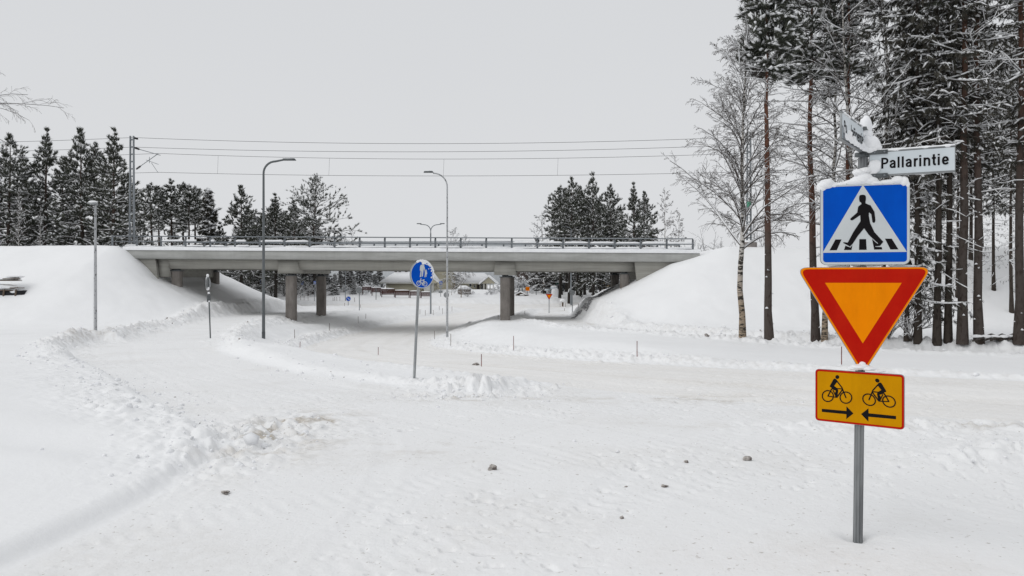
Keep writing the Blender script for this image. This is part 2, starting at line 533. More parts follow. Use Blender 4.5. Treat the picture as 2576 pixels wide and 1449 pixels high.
# ------------------------------------------------------------------ terrain
BR = np.array([0.0, 58.05]); BA = -0.045      # bridge origin and heading
ca, sa = math.cos(BA), math.sin(BA)
def to_br(x, y):
    dx, dy = x - BR[0], y - BR[1]
    return dx * ca + dy * sa, -dx * sa + dy * ca
def from_br(X, Y):
    return BR[0] + X * ca - Y * sa, BR[1] + X * sa + Y * ca
BSLOPE = -0.0073
def deck_z(X): return 4.0 + BSLOPE * X       # top of the edge beam

def table(pts, sig):
    yy = np.arange(-60, 720, 0.25)
    p = np.array(pts)
    z = np.interp(yy, p[:, 0], p[:, 1])
    k = np.exp(-0.5 * (np.arange(-60, 61) * 0.25 / sig) ** 2); k /= k.sum()
    z = np.convolve(np.pad(z, 60, 'edge'), k, 'valid')
    return yy, z
T_BASE = table([(-50, 0), (9, 0), (17, -.42), (25, -.75), (35, -1.02), (45, -1.35), (58, -1.35), (75, -1.6), (90, -2.0), (102, -1.6), (112, -.75), (122, -.1), (700, 0)], 1.8)
T_ROAD = table([(-50, 0), (8, 0), (12, -.1), (19, -.5), (25, -.95), (35, -1.55), (45, -2.15), (58, -2.45), (75, -2.45), (90, -2.35), (102, -1.75), (115, -1.1), (130, -.9), (700, -.7)], 1.8)
T_PL = table([(-50, 0), (9, 0), (17, -.38), (25, -.75), (34, -.98), (45, -1.05), (58, -1.0), (75, -1.3), (95, -1.8), (110, -1), (700, -.6)], 1.8)
T_PR = table([(-50, 0), (12, -.2), (20, -.62), (29, -.87), (37, -1.1), (46, -1.3), (58, -1.4), (75, -1.65), (95, -1.9), (110, -1), (700, -.6)], 1.8)

def catmull(pts, n=8):
    P = np.array([pts[0]] + list(pts) + [pts[-1]], float)
    out = []
    for i in range(1, len(P) - 2):
        p0, p1, p2, p3 = P[i - 1:i + 3]
        for t in np.linspace(0, 1, n, endpoint=False):
            out.append(0.5 * ((2 * p1) + (-p0 + p2) * t + (2 * p0 - 5 * p1 + 4 * p2 - p3) * t * t + (-p0 + 3 * p1 - 3 * p2 + p3) * t ** 3))
    out.append(P[-2])
    return np.array(out)
ROAD = catmull([(44, -16), (26, -2), (15.5, 6.2), (9.0, 11.9), (4.0, 16.3), (0.6, 21.2), (-2.6, 27.0), (-6.3, 35), (-8.6, 46), (-8.9, 58), (-8.0, 72), (-5, 86), (1, 101)], 4)
CROSS = np.array([(-90, 92), (-40, 99), (-10, 100), (20, 102), (60, 106), (120, 118)], float)
PLEFT = catmull([(-3, 12), (-7, 17), (-11, 23), (-15.6, 34), (-19, 46), (-20.3, 56), (-20.4, 66), (-19, 80), (-17, 98)], 3)
PRIGHT = catmull([(60, 14), (36, 18), (17.5, 24), (11.3, 29.3), (8.1, 37), (5.4, 46), (3.9, 57), (3.6, 66), (4.5, 80), (6, 100)], 3)
YARD = np.array([(-3.1, -30), (-3.15, 4.5), (-2.9, 6.3), (-3.0, 8.1), (-3.7, 9.1), (-5.2, 11), (-8.4, 15.8), (-15.8, 26.5), (-18.4, 33),
                 (-14, 33), (-11.6, 28), (-6.2, 19.5), (-3.3, 14.2), (-1.9, 12.9), (-.3, 12.9), (.35, 14.3), (3.0, 15.5), (8.5, 11.9), (14, 6), (30, -6), (40, -30)], float)

def seg_dist(x, y, P, closed=False, wantside=False):
    n = len(P)
    best = np.full(x.shape, 1e9); side = np.zeros(x.shape)
    for i in range(n if closed else n - 1):
        a = P[i]; b = P[(i + 1) % n]
        dx, dy = b - a
        L2 = dx * dx + dy * dy
        t = np.clip(((x - a[0]) * dx + (y - a[1]) * dy) / L2, 0, 1)
        ex = x - (a[0] + t * dx); ey = y - (a[1] + t * dy)
        d = np.hypot(ex, ey)
        m = d < best
        best = np.where(m, d, best)
        if wantside:
            side = np.where(m, np.sign(dx * ey - dy * ex), side)
    return (best, side) if wantside else best
TRACKS = [catmull([(-2.0, 3.5), (-1.95, 6.5), (-2.6, 9.5), (-5.2, 14), (-9.5, 20.5), (-15, 31)], 4), catmull([(3.6, 3.5), (1.6, 7.5), (-3.2, 13), (-8.4, 19.6), (-12, 25)], 4),
          catmull([(-.9, 3.5), (.5, 7.6), (3.6, 11.4), (9.4, 11.0), (15, 6.0)], 4), catmull([(.8, 3.5), (2.5, 7), (4.8, 10.4), (8, 13)], 4)]
def poly_sdf(x, y, P):
    d = seg_dist(x, y, P, True)
    ins = np.zeros(x.shape, bool)
    n = len(P)
    for i in range(n):
        x1, y1 = P[i]; x2, y2 = P[(i + 1) % n]
        c = ((y1 > y) != (y2 > y)) & (x < (x2 - x1) * (y - y1) / (y2 - y1 + 1e-12) + x1)
        ins ^= c
    return np.where(ins, -d, d)

PROF_L = np.array([(0, 0), (.8, -.35), (2.2, -1.65), (3.3, -2.85), (4.3, -3.25), (5.5, -3.85), (7.7, -4.75), (11, -5.7), (14, -6.5), (20, -8)])
PROF_R = np.array([(0, 0), (2.2, -.75), (4.1, -1.35), (5.4, -1.9), (7, -2.7), (8.8, -3.6), (12.2, -5.5), (14, -6.3), (20, -8)])
PROF_F = np.array([(0, 0), (.7, -.12), (2, -.75), (5, -2.4), (8, -3.9), (11, -5.2), (13, -5.9), (16, -6.6), (22, -8.5)])

def terrain(x, y, detail=True):
    x = np.asarray(x, float); y = np.asarray(y, float)
    tb = lambda T: np.interp(y, T[0], T[1])
    dr, sr = seg_dist(x, y, ROAD, False, True)
    s_road = dr * sr
    d_road = dr - 3.45
    d_cross = seg_dist(x, y, CROSS) - 3.6
    d_pl = seg_dist(x, y, PLEFT) - 1.9
    d_pr = seg_dist(x, y, PRIGHT) - 1.6
    d_yard = poly_sdf(x, y, YARD)
    # wobble of the ploughed edges
    if detail:
        wb = fbm(x * .9, y * .9, 3, 4) * 0.28
        far = np.clip(y / 40, 0.3, 1)
        wb = wb * far
    else:
        wb = 0.0
    d_road2 = d_road + wb; d_pl2 = d_pl + wb; d_pr2 = d_pr + wb; d_yard2 = d_yard + wb * .6; d_cross2 = d_cross + wb
    d_all = np.minimum.reduce([d_road2, d_pl2, d_pr2, d_yard2, d_cross2])
    base = tb(T_BASE)
    und = fbm(x * .16, y * .16, 11, 3) * 0.10 + fbm(x * .05, y * .05, 12, 2) * .12 * sstep(10, 40, y)
    g0 = lambda cx, cy, rx, ry: np.exp(-(((x - cx) / rx) ** 2 + ((y - cy) / ry) ** 2))
    isl = np.clip(g0(-3.5, 17, 6, 6) * 1.5 + g0(11, 17, 10, 7) * 1.5, 0, 1)
    wst = np.clip(.12 + y * .03, .2, .9)
    hg = base + (0.30 - .20 * sstep(12, 6, y)) * (1 - .62 * isl) * sstep(0.02, 1.0, d_all / wst) + und * sstep(0, 3, d_all)
    # drift ridges in the smooth field at lower left
    hg = hg + 0.16 * sstep(-3.4, -8, x) * sstep(1, 6, y) * (1 - sstep(16, 26, y))
    rid = np.exp(-((y - (6.6 + (-x - 3) * .10)) / .35) ** 2) * .07 + np.exp(-((y - (7.6 + (-x - 3) * .25)) / .5) ** 2) * .06
    hg = hg + rid * sstep(-3.3, -4.5, x)
    # railway embankment
    X, Y = to_br(x, y)
    crest = 4.44 - .004 * X
    crest = crest + fbm(x * .3, y * .3, 21, 3) * .05
    dY = np.maximum(np.maximum(-0.2 - Y, Y - 11.6), 0)
    dXl = np.maximum(X + 31.8, 0); dXr = np.maximum(16.6 - X, 0)
    isleft = X < -7
    dX = np.where(isleft, dXl, dXr)
    # profile picked by direction from the corner
    ang = np.arctan2(dX, dY + 1e-6) / (PI / 2)
    dd = np.hypot(dX, dY)
    pf = np.interp(dd, PROF_F[:, 0], PROF_F[:, 1])
    pe = np.where(isleft, np.interp(dd, PROF_L[:, 0], PROF_L[:, 1]), np.interp(dd, PROF_R[:, 0], PROF_R[:, 1]))
    E = crest + pf * (1 - ang) + pe * ang + fbm(x * .22, y * .22, 31, 4) * .26 * sstep(1, 5, dd)
    E = np.where(dd > 19, -9, E)
    k = 0.35
    hh = np.clip(0.5 + 0.5 * (hg - E) / k, 0, 1)
    hs_ = hg * hh + E * (1 - hh) + k * hh * (1 - hh) * 1.0
    hg = hs_
    # carve paths and roads
    def carve(h, d, z, wout):
        w_ = 1 - sstep(0.0, wout, d)
        return h * (1 - w_) + z * w_
    hg = carve(hg, d_pl2, tb(T_PL), np.where(y > 36, 1.5, .5))
    hg = carve(hg, d_pr2, tb(T_PR), np.where(y > 30, 1.3, .7))
    hg = carve(hg, d_cross2, tb(T_BASE) - .05, 1.6)
    hg = carve(hg, d_road2, tb(T_ROAD), np.clip((y - 16) * .22, .5, 4.2))
    hg = carve(hg, d_yard2, np.minimum(tb(T_BASE), 0.03), np.clip(.08 + y * .02, .12, .55))
    # banks pushed up by the plough
    bh = .09 + .07 * sstep(24, 34, y)
    g = lambda cx, cy, rx, ry: np.exp(-(((x - cx) / rx) ** 2 + ((y - cy) / ry) ** 2))
    bh = bh + .50 * g(-23, 55, 5, 9) + .28 * g(-22, 40, 7, 6) + .25 * g(-14.5, 52, 4, 9) + .07 * g(-.3, 12.9, 1.4, .8)
    bh = bh + .20 * g(-22, 31, 6, 5) + .03 * g(5, 20, 9, 5) + .14 * g(9, 41, 6, 8) + .12 * g(14, 30, 9, 4)
    soft = sstep(9.5, 7.0, y) * sstep(0, -2, x)      # smooth cut edge near the camera, no bank
    bh = bh * (1 - .62 * g(-7, 14, 6, 8) * (x < -3))
    bh = bh * (1 - soft * .97)
    soft2 = g(-7.5, 23, 5.5, 6.5) * (x > -9.6 + (y - 20) * -.45)
    bh = bh * (1 - .8 * soft2) * (1 - .62 * isl * (1 - np.clip(1.6 * g(-.35, 13.2, 1.5, 1.1), 0, 1)))
    wdt = np.clip(.38 + y * .006, .38, .8) * (1 + .7 * g(-7, 14, 6, 8) * (x < -3))
    bankm = np.exp(-((d_all - wdt * 1.25) / wdt) ** 2)
    if detail:
        lump = fbm(x * 1.3, y * 1.3, 41, 3) * .5 + .75
        ch = np.abs(fbm(x * 4.2, y * 4.2, 42, 3)) * 1.5 + np.abs(fbm(x * 9.5, y * 9.5, 43, 2)) * .6
        cm = bankm * bh
        hg = hg + cm * lump + (ch - .35) * np.minimum(cm * 1.5, .15)
        # rubble outside the cut and crumbs on the packed snow
        spill = sstep(.15, -.25, d_all) * sstep(-1.2, -.1, d_all) * (bh > .06)
        hg = hg + np.maximum(fbm(x * 6, y * 6, 44, 3) - .16, 0) * .16 * spill
        near = (1 - sstep(22, 45, y)) * (1 - .85 * np.clip(1.5 * g(2.4, 4.1, 1.9, 1.1), 0, 1))
        inside = sstep(.1, -.3, d_all)
        hg = hg + inside * near * (fbm(x * 2.2, y * 2.2, 51, 4) * .005 + (np.maximum(fbm(x * 10, y * 14, 52, 2) - .34, 0) * .015 - np.maximum(fbm(x * 9, y * 15, 54, 2) - .37, 0) * .09) * sstep(-.35, .35, fbm(x * .55, y * .55, 53, 2)))
        # tread marks
        u = x * .8 + y * .6; v = -x * .6 + y * .8
        lane = np.exp(-((v - 4.1 - .25 * np.sin(u * .5)) / .22) ** 2) + np.exp(-((v - 5.6 - .2 * np.sin(u * .4 + 1)) / .2) ** 2) + np.exp(-((v - 2.3) / .2) ** 2)
        hg = hg + inside * near * lane * (-.010 + .003 * np.sin(u * 42))
        trk = 0; trd = 0
        for k_, TR_ in enumerate(TRACKS):
            dt, st = seg_dist(x, y, TR_, False, True)
            so = dt * st
            for o_ in (-.78, .78):
                q_ = np.abs(so - o_)
                trk = trk + np.exp(-(q_ / .12) ** 4) * (.55 + .45 * vnoise(x * .9 + k_ * 5, y * .9, 77)) - .55 * np.exp(-((q_ - .17) / .05) ** 2)
                trd = trd + np.exp(-(q_ / .11) ** 4) * np.sin((x * (.6 + .1 * k_) + y) * 34)
        smooth = 1 - np.clip(1.5 * g(2.4, 4.1, 1.9, 1.1), 0, 1)
        hg = hg + inside * near * smooth * (-.0055 * trk + .0022 * trd * sstep(-.2, .4, fbm(x * .8, y * .8, 78, 2)))
        # churned heap left of the junction
        gm = g(-3.0, 8.6, .75, 1.6)
        hg = hg + gm * (np.abs(fbm(x * 5, y * 5, 61, 3)) * .22 - .02)
        # low churned ridge right of the signs and behind them
        r2 = np.exp(-((y - 7.5 - .15 * np.sin(x * 1.3)) / .5) ** 2) * sstep(3.3, 4.6, x) * (1 - sstep(9, 12, x))
        hg = hg + r2 * (.10 + .12 * np.abs(fbm(x * 4, y * 4, 62, 3)))
        r3 = np.exp(-((y - 9.2 - .2 * x * .1) / .45) ** 2) * sstep(2.2, 4, x) * (1 - sstep(9, 12, x))
        hg = hg + r3 * .09 * np.abs(fbm(x * 5, y * 3.3, 63, 3)) * 1.5
        # wheel ruts along the road
        rut = 0
        for o_ in (-2.3, -.9, .75, 2.2):
            rut = rut + np.exp(-((s_road - o_ - .25 * fbm(y * .12 + o_, x * .1, 71, 2)) / .22) ** 2)
        hg = hg - sstep(.1, -.4, d_road) * rut * .022 * (y < 95)
        hg = hg + sstep(.1, -.5, d_road) * fbm(s_road * 2.2, y * .5 + x * .5, 72, 3) * .02
        hg = hg + sstep(0, 1.5, d_all) * fbm(x * .9, y * .9, 73, 3) * .022
    hg = hg - (.80 * g(-17.3, 61, 3.0, 9) + .42 * g(-.2, 61, 3.2, 9)) * sstep(-.5, 1.2, d_all)
    # mound round the sign post
    hg = hg + .10 * g(2.9, 4.4, 1.3, 1.0) - .07 * g(2.37, 5.06, .10, .12)
    if not detail:
        hg = hg + bankm * bh * .75
    extra = dict(d_all=d_all, d_road=d_road2, d_pl=d_pl2, d_pr=d_pr2, d_yard=d_yard2, d_cross=d_cross2, s_road=s_road, bank=bankm * bh, soft=soft)
    return hg, extra

def H(x, y):
    return float(terrain(np.array([float(x)]), np.array([float(y)]), True)[0][0])

_YS = np.concatenate([np.arange(3.5, 30, .05), np.arange(30, 75, .12), np.arange(75, 260, .4)])
def hit(px, py):
    """where the line of sight through picture point (px,py) of the photograph meets the snow"""
    xs = (px - CX) / FPX * _YS
    zs = EYE - (py - HZ) / FPX * _YS
    h, _ = terrain(xs, _YS, True)
    i = np.argmax(h >= zs)
    if h[i] < zs[i]: i = len(_YS) - 1
    return float(xs[i]), float(_YS[i]), float(h[i])
def at(px, y, dz=0.0):
    x = (px - CX) / FPX * y
    return (x, y, H(x, y) + dz)
def zrow(py, y):      # height of picture row py at distance y
    return EYE + (HZ - py) / FPX * y
def xcol(px, y):
    return (px - CX) / FPX * y

def build_terrain():
    na = 640
    a_front = np.linspace(math.radians(-41), math.radians(41), na)
    a_back = np.linspace(math.radians(41), math.radians(319), 60)[1:-1]
    ang = np.concatenate([a_front, a_back])
    r1 = np.exp(np.linspace(math.log(2.0), math.log(140), 660))
    r0 = np.array([0.02, .8, 1.4])
    r2 = np.exp(np.linspace(math.log(150), math.log(900), 16))
    r = np.concatenate([r0, r1, r2])
    A, R = np.meshgrid(ang, r, indexing='ij')
    x = np.sin(A) * R; y = np.cos(A) * R
    z, e = terrain(x, y, True)
    na_, nr = x.shape
    # normals from the height field
    P = np.stack([x, y, z], -1)
    gi = np.roll(P, -1, 0) - np.roll(P, 1, 0)
    gj = np.gradient(P, axis=1)
    N = np.cross(gi, gj); N /= np.linalg.norm(N, axis=2, keepdims=True) + 1e-12
    N *= np.sign(N[..., 2:3] + 1e-9)
    # dirt
    g = lambda cx, cy, rx, ry: np.exp(-(((x - cx) / rx) ** 2 + ((y - cy) / ry) ** 2))
    d = np.zeros(x.shape)
    inside = sstep(.2, -.2, e['d_all'])
    n1 = fbm(x * .8, y * .8, 81, 4)
    d += inside * (.02 + .10 * sstep(-.1, .5, n1))
    onroad = sstep(.2, -.3, np.minimum(e['d_road'], e['d_cross']))
    stre = fbm(e['s_road'] * 1.6, (x + y) * .12, 82, 4)
    rutd = sum(np.exp(-((e['s_road'] - o_ - .25 * fbm(y * .12 + o_, x * .1, 71, 2)) / .2) ** 2) for o_ in (-2.3, -.9, .75, 2.2))
    d += onroad * (.03 + .14 * sstep(-.1, .5, stre) + .16 * rutd * sstep(-.3, .4, fbm(x * .4, y * .25, 89, 2)))
    chn = sstep(.02, .4, np.abs(fbm(x * 3.1, y * 3.1, 42, 3)))
    d += np.clip(e['bank'] * 1.5, 0, .5) * chn * .55
    d += 1.1 * g(-2.65, 9.0, .6, 1.5) * sstep(-.2, .4, fbm(x * 2.4, y * 3, 83, 4))
    d += .6 * g(3.6, 12.3, 2.6, .8) * sstep(-.2, .5, fbm(x * 2, y * 3, 84, 4))
    d += .55 * g(-.6, 12.3, 1.2, .5) * sstep(-.2, .5, fbm(x * 3, y * 3, 85, 4))
    d += .45 * g(5.4, 9.4, 3, .35) * sstep(-.1, .5, fbm(x * 2.3, y * 3, 86, 4))
    d += .45 * g(-.9, 8.0, .5, .3) * sstep(-.1, .4, fbm(x * 4, y * 4, 87, 4))
    d += .35 * g(9, 18, 9, 5) * np.clip(e['bank'] * 14, 0, 1) * chn
    d += .5 * g(-22, 31, 6, 4) * np.clip(e['bank'] * 4, 0, 1) * chn
    d += .35 * sstep(.1, -.2, e['d_pr']) * sstep(.0, .5, fbm(x * 1.2, y * .5, 88, 4))
    d = np.clip(d, 0, 1)
    idx = np.arange(na_ * nr).reshape(na_, nr)
    i2 = np.roll(idx, -1, 0)
    Q = np.stack([idx[:, :-1], idx[:, 1:], i2[:, 1:], i2[:, :-1]], -1)
    def fc(q):
        q2 = np.roll(q, -1, 0)
        return (q[:, :-1] + q[:, 1:] + q2[:, 1:] + q2[:, :-1]) / 4
    dr_ = fc(np.minimum(e['d_road'], e['d_cross'])); dp_ = fc(e['d_pl']); dpr = fc(e['d_pr']); dy_ = fc(e['d_yard'])
    cls = np.zeros(dr_.shape, int)
    cls[(dy_ < 0)] = 2
    cls[(dp_ < 0)] = 2
    cls[(dpr < 0)] = 3
    cls[(dr_ < 0)] = 1
    V = P.reshape(-1, 3); Nf = N.reshape(-1, 3); D = d.ravel()
    for c, nm, m in ((0, 'ground', M['ground']), (1, 'road', M['road']), (2, 'path', M['path']), (3, 'side_path', M['path'])):
        q = Q[cls == c]
        used, inv = np.unique(q, return_inverse=True)
        q = inv.reshape(q.shape)
        me = mk_mesh(nm, V[used], [q[:, ::-1]], m, True)
        at_ = me.attributes.new('dirt', 'FLOAT', 'POINT')
        at_.data.foreach_set('value', D[used].astype(np.float32))
        me.normals_split_custom_set_from_vertices(Nf[used].astype(np.float32).tolist())
        o = link(nm, me)
        tag(o, {'ground': 'deep smooth white snow over the verges, field and railway embankment',
                'road': 'packed snow carriageway curving under the railway bridge',
                'path': 'ploughed packed snow of the crossing and the path under the left span',
                'side_path': 'narrow ploughed path along the right embankment under the right span'}[nm], kind='structure')
build_terrain()

# ------------------------------------------------------------------ railway bridge
def build_bridge():
    root = empty('railway_bridge', (BR[0], BR[1], 0), BA,
                 'long grey concrete railway bridge on four round-edged piers over the snowy road', 'bridge')
    W = 10.6; X0, X1 = -31.3, 14.6
    def sb(name, mt, *boxes, parent=root, shear=BSLOPE):
        mb = MB()
        for b in boxes: mb.box(*b, shear=shear)
        return mb.build(name, mt, parent)
    dz = deck_z(0)
    def beam(Y0, Y1, sgn):
        mb = MB()
        n = 46
        xs = np.linspace(X0, X1, n)
        prof = [(0.0, 0.0), (0.0, -.60), (.06, -.68), (.34, -.70), (.34, 0.0)]
        V = []
        for x in xs:
            for (py, pz) in prof:
                V.append((x, Y0 + sgn * py, dz + BSLOPE * x + pz))
        V = np.array(V); k = len(prof)
        F = [(i * k + j, (i + 1) * k + j, (i + 1) * k + (j + 1) % k, i * k + (j + 1) % k) for i in range(n - 1) for j in range(k)]
        mb.add(V, [np.array(F)])
        for i in (0, n - 1):
            b = i * k
            mb.add(V[b:b + k], [np.array([[0, 1, 2], [0, 2, 3], [0, 3, 4]])])
        return mb.build('edge_beam', M['concrete'], root)
    beam(0.0, 0, 1); beam(W, 0, -1)
    sb('deck_slab', M['concrete_girder'], (X0 + .02, X1 - .02, .343, W - .343, dz - .42, dz - .02))
    # longitudinal girders with sloping faces
    GX0, GX1 = -29.0, 9.7
    def girder(Ya, Yb, near=True):
        mb = MB()
        xs = np.linspace(GX0, GX1, 24)
        prof = [(Ya, -.424), (Ya + .28, -1.46), (Yb - .28, -1.46), (Yb, -.424)]
        V = np.array([(x, y, dz + BSLOPE * x + z) for x in xs for (y, z) in prof])
        F = [(i * 4 + j, (i + 1) * 4 + j, (i + 1) * 4 + (j + 1) % 4, i * 4 + (j + 1) % 4) for i in range(23) for j in range(4)]
        F += [(0, 1, 2, 3), (23 * 4 + 3, 23 * 4 + 2, 23 * 4 + 1, 23 * 4)]
        mb.add(V, [np.array(F)])
        return mb.build('girder', M['concrete_girder'], root)
    girder(.62, 2.2); girder(W - 2.2, W - .62)
    # pier heads and cross beams
    for X in (-18.05, -.6):
        z = dz + BSLOPE * X
        mb = MB()
        a, b = .78, 1.0
        for Y in (.50, ):
            mb.hexa([(X - b * .86, Y + .10, z - 1.78), (X + b * .86, Y + .10, z - 1.78), (X + b * .86, Y + 1.9, z - 1.78), (X - b * .86, Y + 1.9, z - 1.78),
                     (X - a * .98, Y, z - .706), (X + a * .98, Y, z - .706), (X + a * .98, Y + 1.9, z - .706), (X - a * .98, Y + 1.9, z - .706)])
        mb.build('pier_head', M['concrete_girder'], root)
        sb('cross_beam', M['concrete_girder'], (X - .62, X + .62, 2.403, W - .55, z - 1.74 - BSLOPE * X, z - .50 - BSLOPE * X), shear=0 if False else BSLOPE)
    # end cross beams
    for X in (-28.4, 10.35):
        z = dz
        sb('end_cross_beam', M['concrete_girder'], (X - .45, X + .45, .72, W - .72, z - 2.15, z - .43))
    # columns
    rng = random.Random(4)
    def column(X, Y, wd, top, dark=False):
        wx, wy = from_br(X, Y)
        zb = H(wx, wy) - 1.2
        pts = []
        n = 24
        for i in range(n):
            a = 2 * PI * i / n
            # rounded square section
            c, s_ = math.cos(a), math.sin(a)
            p = 5.0
            rr = (abs(c) ** p + abs(s_) ** p) ** (-1 / p)
            pts.append((X + c * rr * wd / 2, Y + s_ * rr * wd / 2))
        mb = MB()
        V = [(p[0], p[1], zb) for p in pts] + [(p[0], p[1], top) for p in pts]
        mb.add(V, [np.array([(i, (i + 1) % n, n + (i + 1) % n, n + i) for i in range(n)])])
        mb.add([(X, Y, top)] + [(p[0], p[1], top) for p in pts], [np.array([(0, 1 + i, 1 + (i + 1) % n) for i in range(n)])])
        o = mb.build('column', M['concrete_column'], root)
        mb = MB(); h = wd / 2
        mb.box(X - h - .05, X + h + .05, Y - h - .05, Y + h + .05, top + .002, top + .07)
        mb.box(X - h * .6, X + h * .6, Y - h * .6, Y + h * .6, top + .07, top + .20)
        mb.build('bearing', M['galv_dark'], o)
    for X, Y in ((-18.05, 1.35), (-18.0, W - 1.35), (-.6, 1.35), (-.6, W - 1.35)):
        column(X, Y, .80, dz + BSLOPE * X - 1.98)
    for X, Y in ((-27.55, 1.35), (-28.0, W - 1.35), (8.9, 1.35), (8.9, W - 1.35)):
        column(X, Y, .72, dz + BSLOPE * X - 1.66)
    # wing walls under the edge beams
    for Y in (.37, W - .37 - .3):
        for xa, xb, xl in ((X0, -28.85, -28.45), (X1, 9.6, 10.0)):
            mb = MB()
            z = lambda x: dz + BSLOPE * x - .704
            P = [(xa, z(xa)), (xa, z(xa) - 1.6), (xl, -.1), (xb, z(xb))]
            if xa > xb: P = P[::-1]
            mb.slab(P, Y, Y + .3)
            mb.build('wing_wall', M['concrete_girder'], root)  # girder tone, so the dimmer light here is painted in
    # snow on deck: lies behind and over the edge beams
    for Y0, Y1, nm in ((-.03, W + .03, 'snow_layer'),):
        xs = np.linspace(X0 - .05, X1 + .05, 240); ys = np.concatenate([[Y0, Y0 + .02, Y0 + .10, Y0 + .3], np.linspace(Y0 + .8, Y1 - .8, 12), [Y1 - .3, Y1 - .10, Y1 - .02, Y1]])
        XX, YY = np.meshgrid(xs, ys, indexing='ij')
        ed = np.minimum(YY - Y0, Y1 - YY)
        hgt = .02 + .30 * np.clip(ed / .12, 0, 1) ** .5 + .10 * sstep(.2, 1.6, ed) + fbm(XX * .8, YY * 1.1, 90, 3) * .05 * sstep(0, .3, ed)
        hgt = hgt + fbm(XX * .5, YY * 0 + 3, 91, 3) * .05 * sstep(0, .12, ed)
        Z = dz + BSLOPE * XX + hgt
        nr, nc = XX.shape
        idx = np.arange(nr * nc).reshape(nr, nc)
        q = np.stack([idx[:-1, :-1], idx[1:, :-1], idx[1:, 1:], idx[:-1, 1:]], -1).reshape(-1, 4)
        mb = MB(); mb.add(np.stack([XX, YY, Z], -1).reshape(-1, 3), [q])
        # skirt down to the concrete
        for r_, (a, b) in enumerate(((0, 1), (nc - 1, -1))):
            top = np.stack([XX[:, a], YY[:, a], Z[:, a]], -1); bot = top.copy(); bot[:, 2] = dz + BSLOPE * XX[:, a] + .001
            V = np.concatenate([bot, top]); i = np.arange(nr - 1)
            f = np.stack([i, i + 1, nr + i + 1, nr + i], -1)
            mb.add(V, [f if b > 0 else f[:, ::-1]])
        mb.build(nm, M['snow'], root, smooth=True)
    # thin snow line on the lower girder flanges left out; railings
    for Y, seed in ((.20, 1), (W - .20, 2)):
        rng = random.Random(seed)
        xs = [-32.35 + 2.02 * i for i in range(24)]
        if seed == 2: xs = [x + .8 for x in xs]
        rl = MB()
        xa, xb = xs[0], xs[-1]
        nseg = len(xs)
        for zo, r in ((1.13, .045), (.70, .034), (.30, .034)):
            rl.tube([(x, Y - (.0 if zo > 1 else .0), dz + BSLOPE * x + zo) for x in (xa, xb)], r, 8)
        rail = rl.build('railing', M['galv'], root)
        for x in xs:
            pb = MB()
            z = dz + BSLOPE * x
            pb.box(x - .06, x + .07, Y + .04, Y + .10, z + .03, z + 1.09)
            pb.box(x - .075, x - .047, Y + .028, Y + .115, z + .03, z + 1.0)
            pb.box(x - .09, x + .09, Y - .02, Y + .14, z + .005, z + .03)
            pb.build('railing_post', M['galv'], rail)
        sn = MB()
        for i in range(nseg - 1):
            x0, x1 = xs[i] + .1, xs[i + 1] - .08
            for lev, zo in ((0, .726), (1, .326)):
                if seed == 1:
                    if i < 2 and lev == 0: continue
                    if i in (2,) : x1_ = x0 + (x1 - x0) * (.0 if lev else .95)
                    elif i in (3, 5): x1_ = x0 + (x1 - x0) * (.45 if lev == 0 else .6)
                    elif i in (4,): x1_ = x0 + (x1 - x0) * .15
                    elif 8 <= i <= 15 and lev == 0: x1_ = x0 + (x1 - x0) * 0
                    else: x1_ = x1
                    if i < 2: continue
                else:
                    x1_ = x1 if rng.random() > .35 else x0 + (x1 - x0) * rng.random()
                if x1_ - x0 < .2: continue
                hh = rng.uniform(.12, .17) * (1.0 if lev == 0 else .8)
                k = 14
                P = [(x0 + (x1_ - x0) * t, Y, dz + BSLOPE * x0 + zo + hh * .32 - .01) for t in np.linspace(0, 1, k)]
                R = [hh * (.35 + .65 * min(1, 6 * min(t, 1 - t)) ** .5) * rng.uniform(.93, 1.07) for t in np.linspace(0, 1, k)]
                V, F = tubes(np.array(P)[None], np.array(R)[None], 8)
                V[:, 2] = dz + BSLOPE * x0 + zo + np.maximum((V[:, 2] - (dz + BSLOPE * x0 + zo)) * .8 + .02, 0)
                sn.add(V, [F])
        sn.build('snow_cap', M['snow'], rail, smooth=True)
    return root
build_bridge()

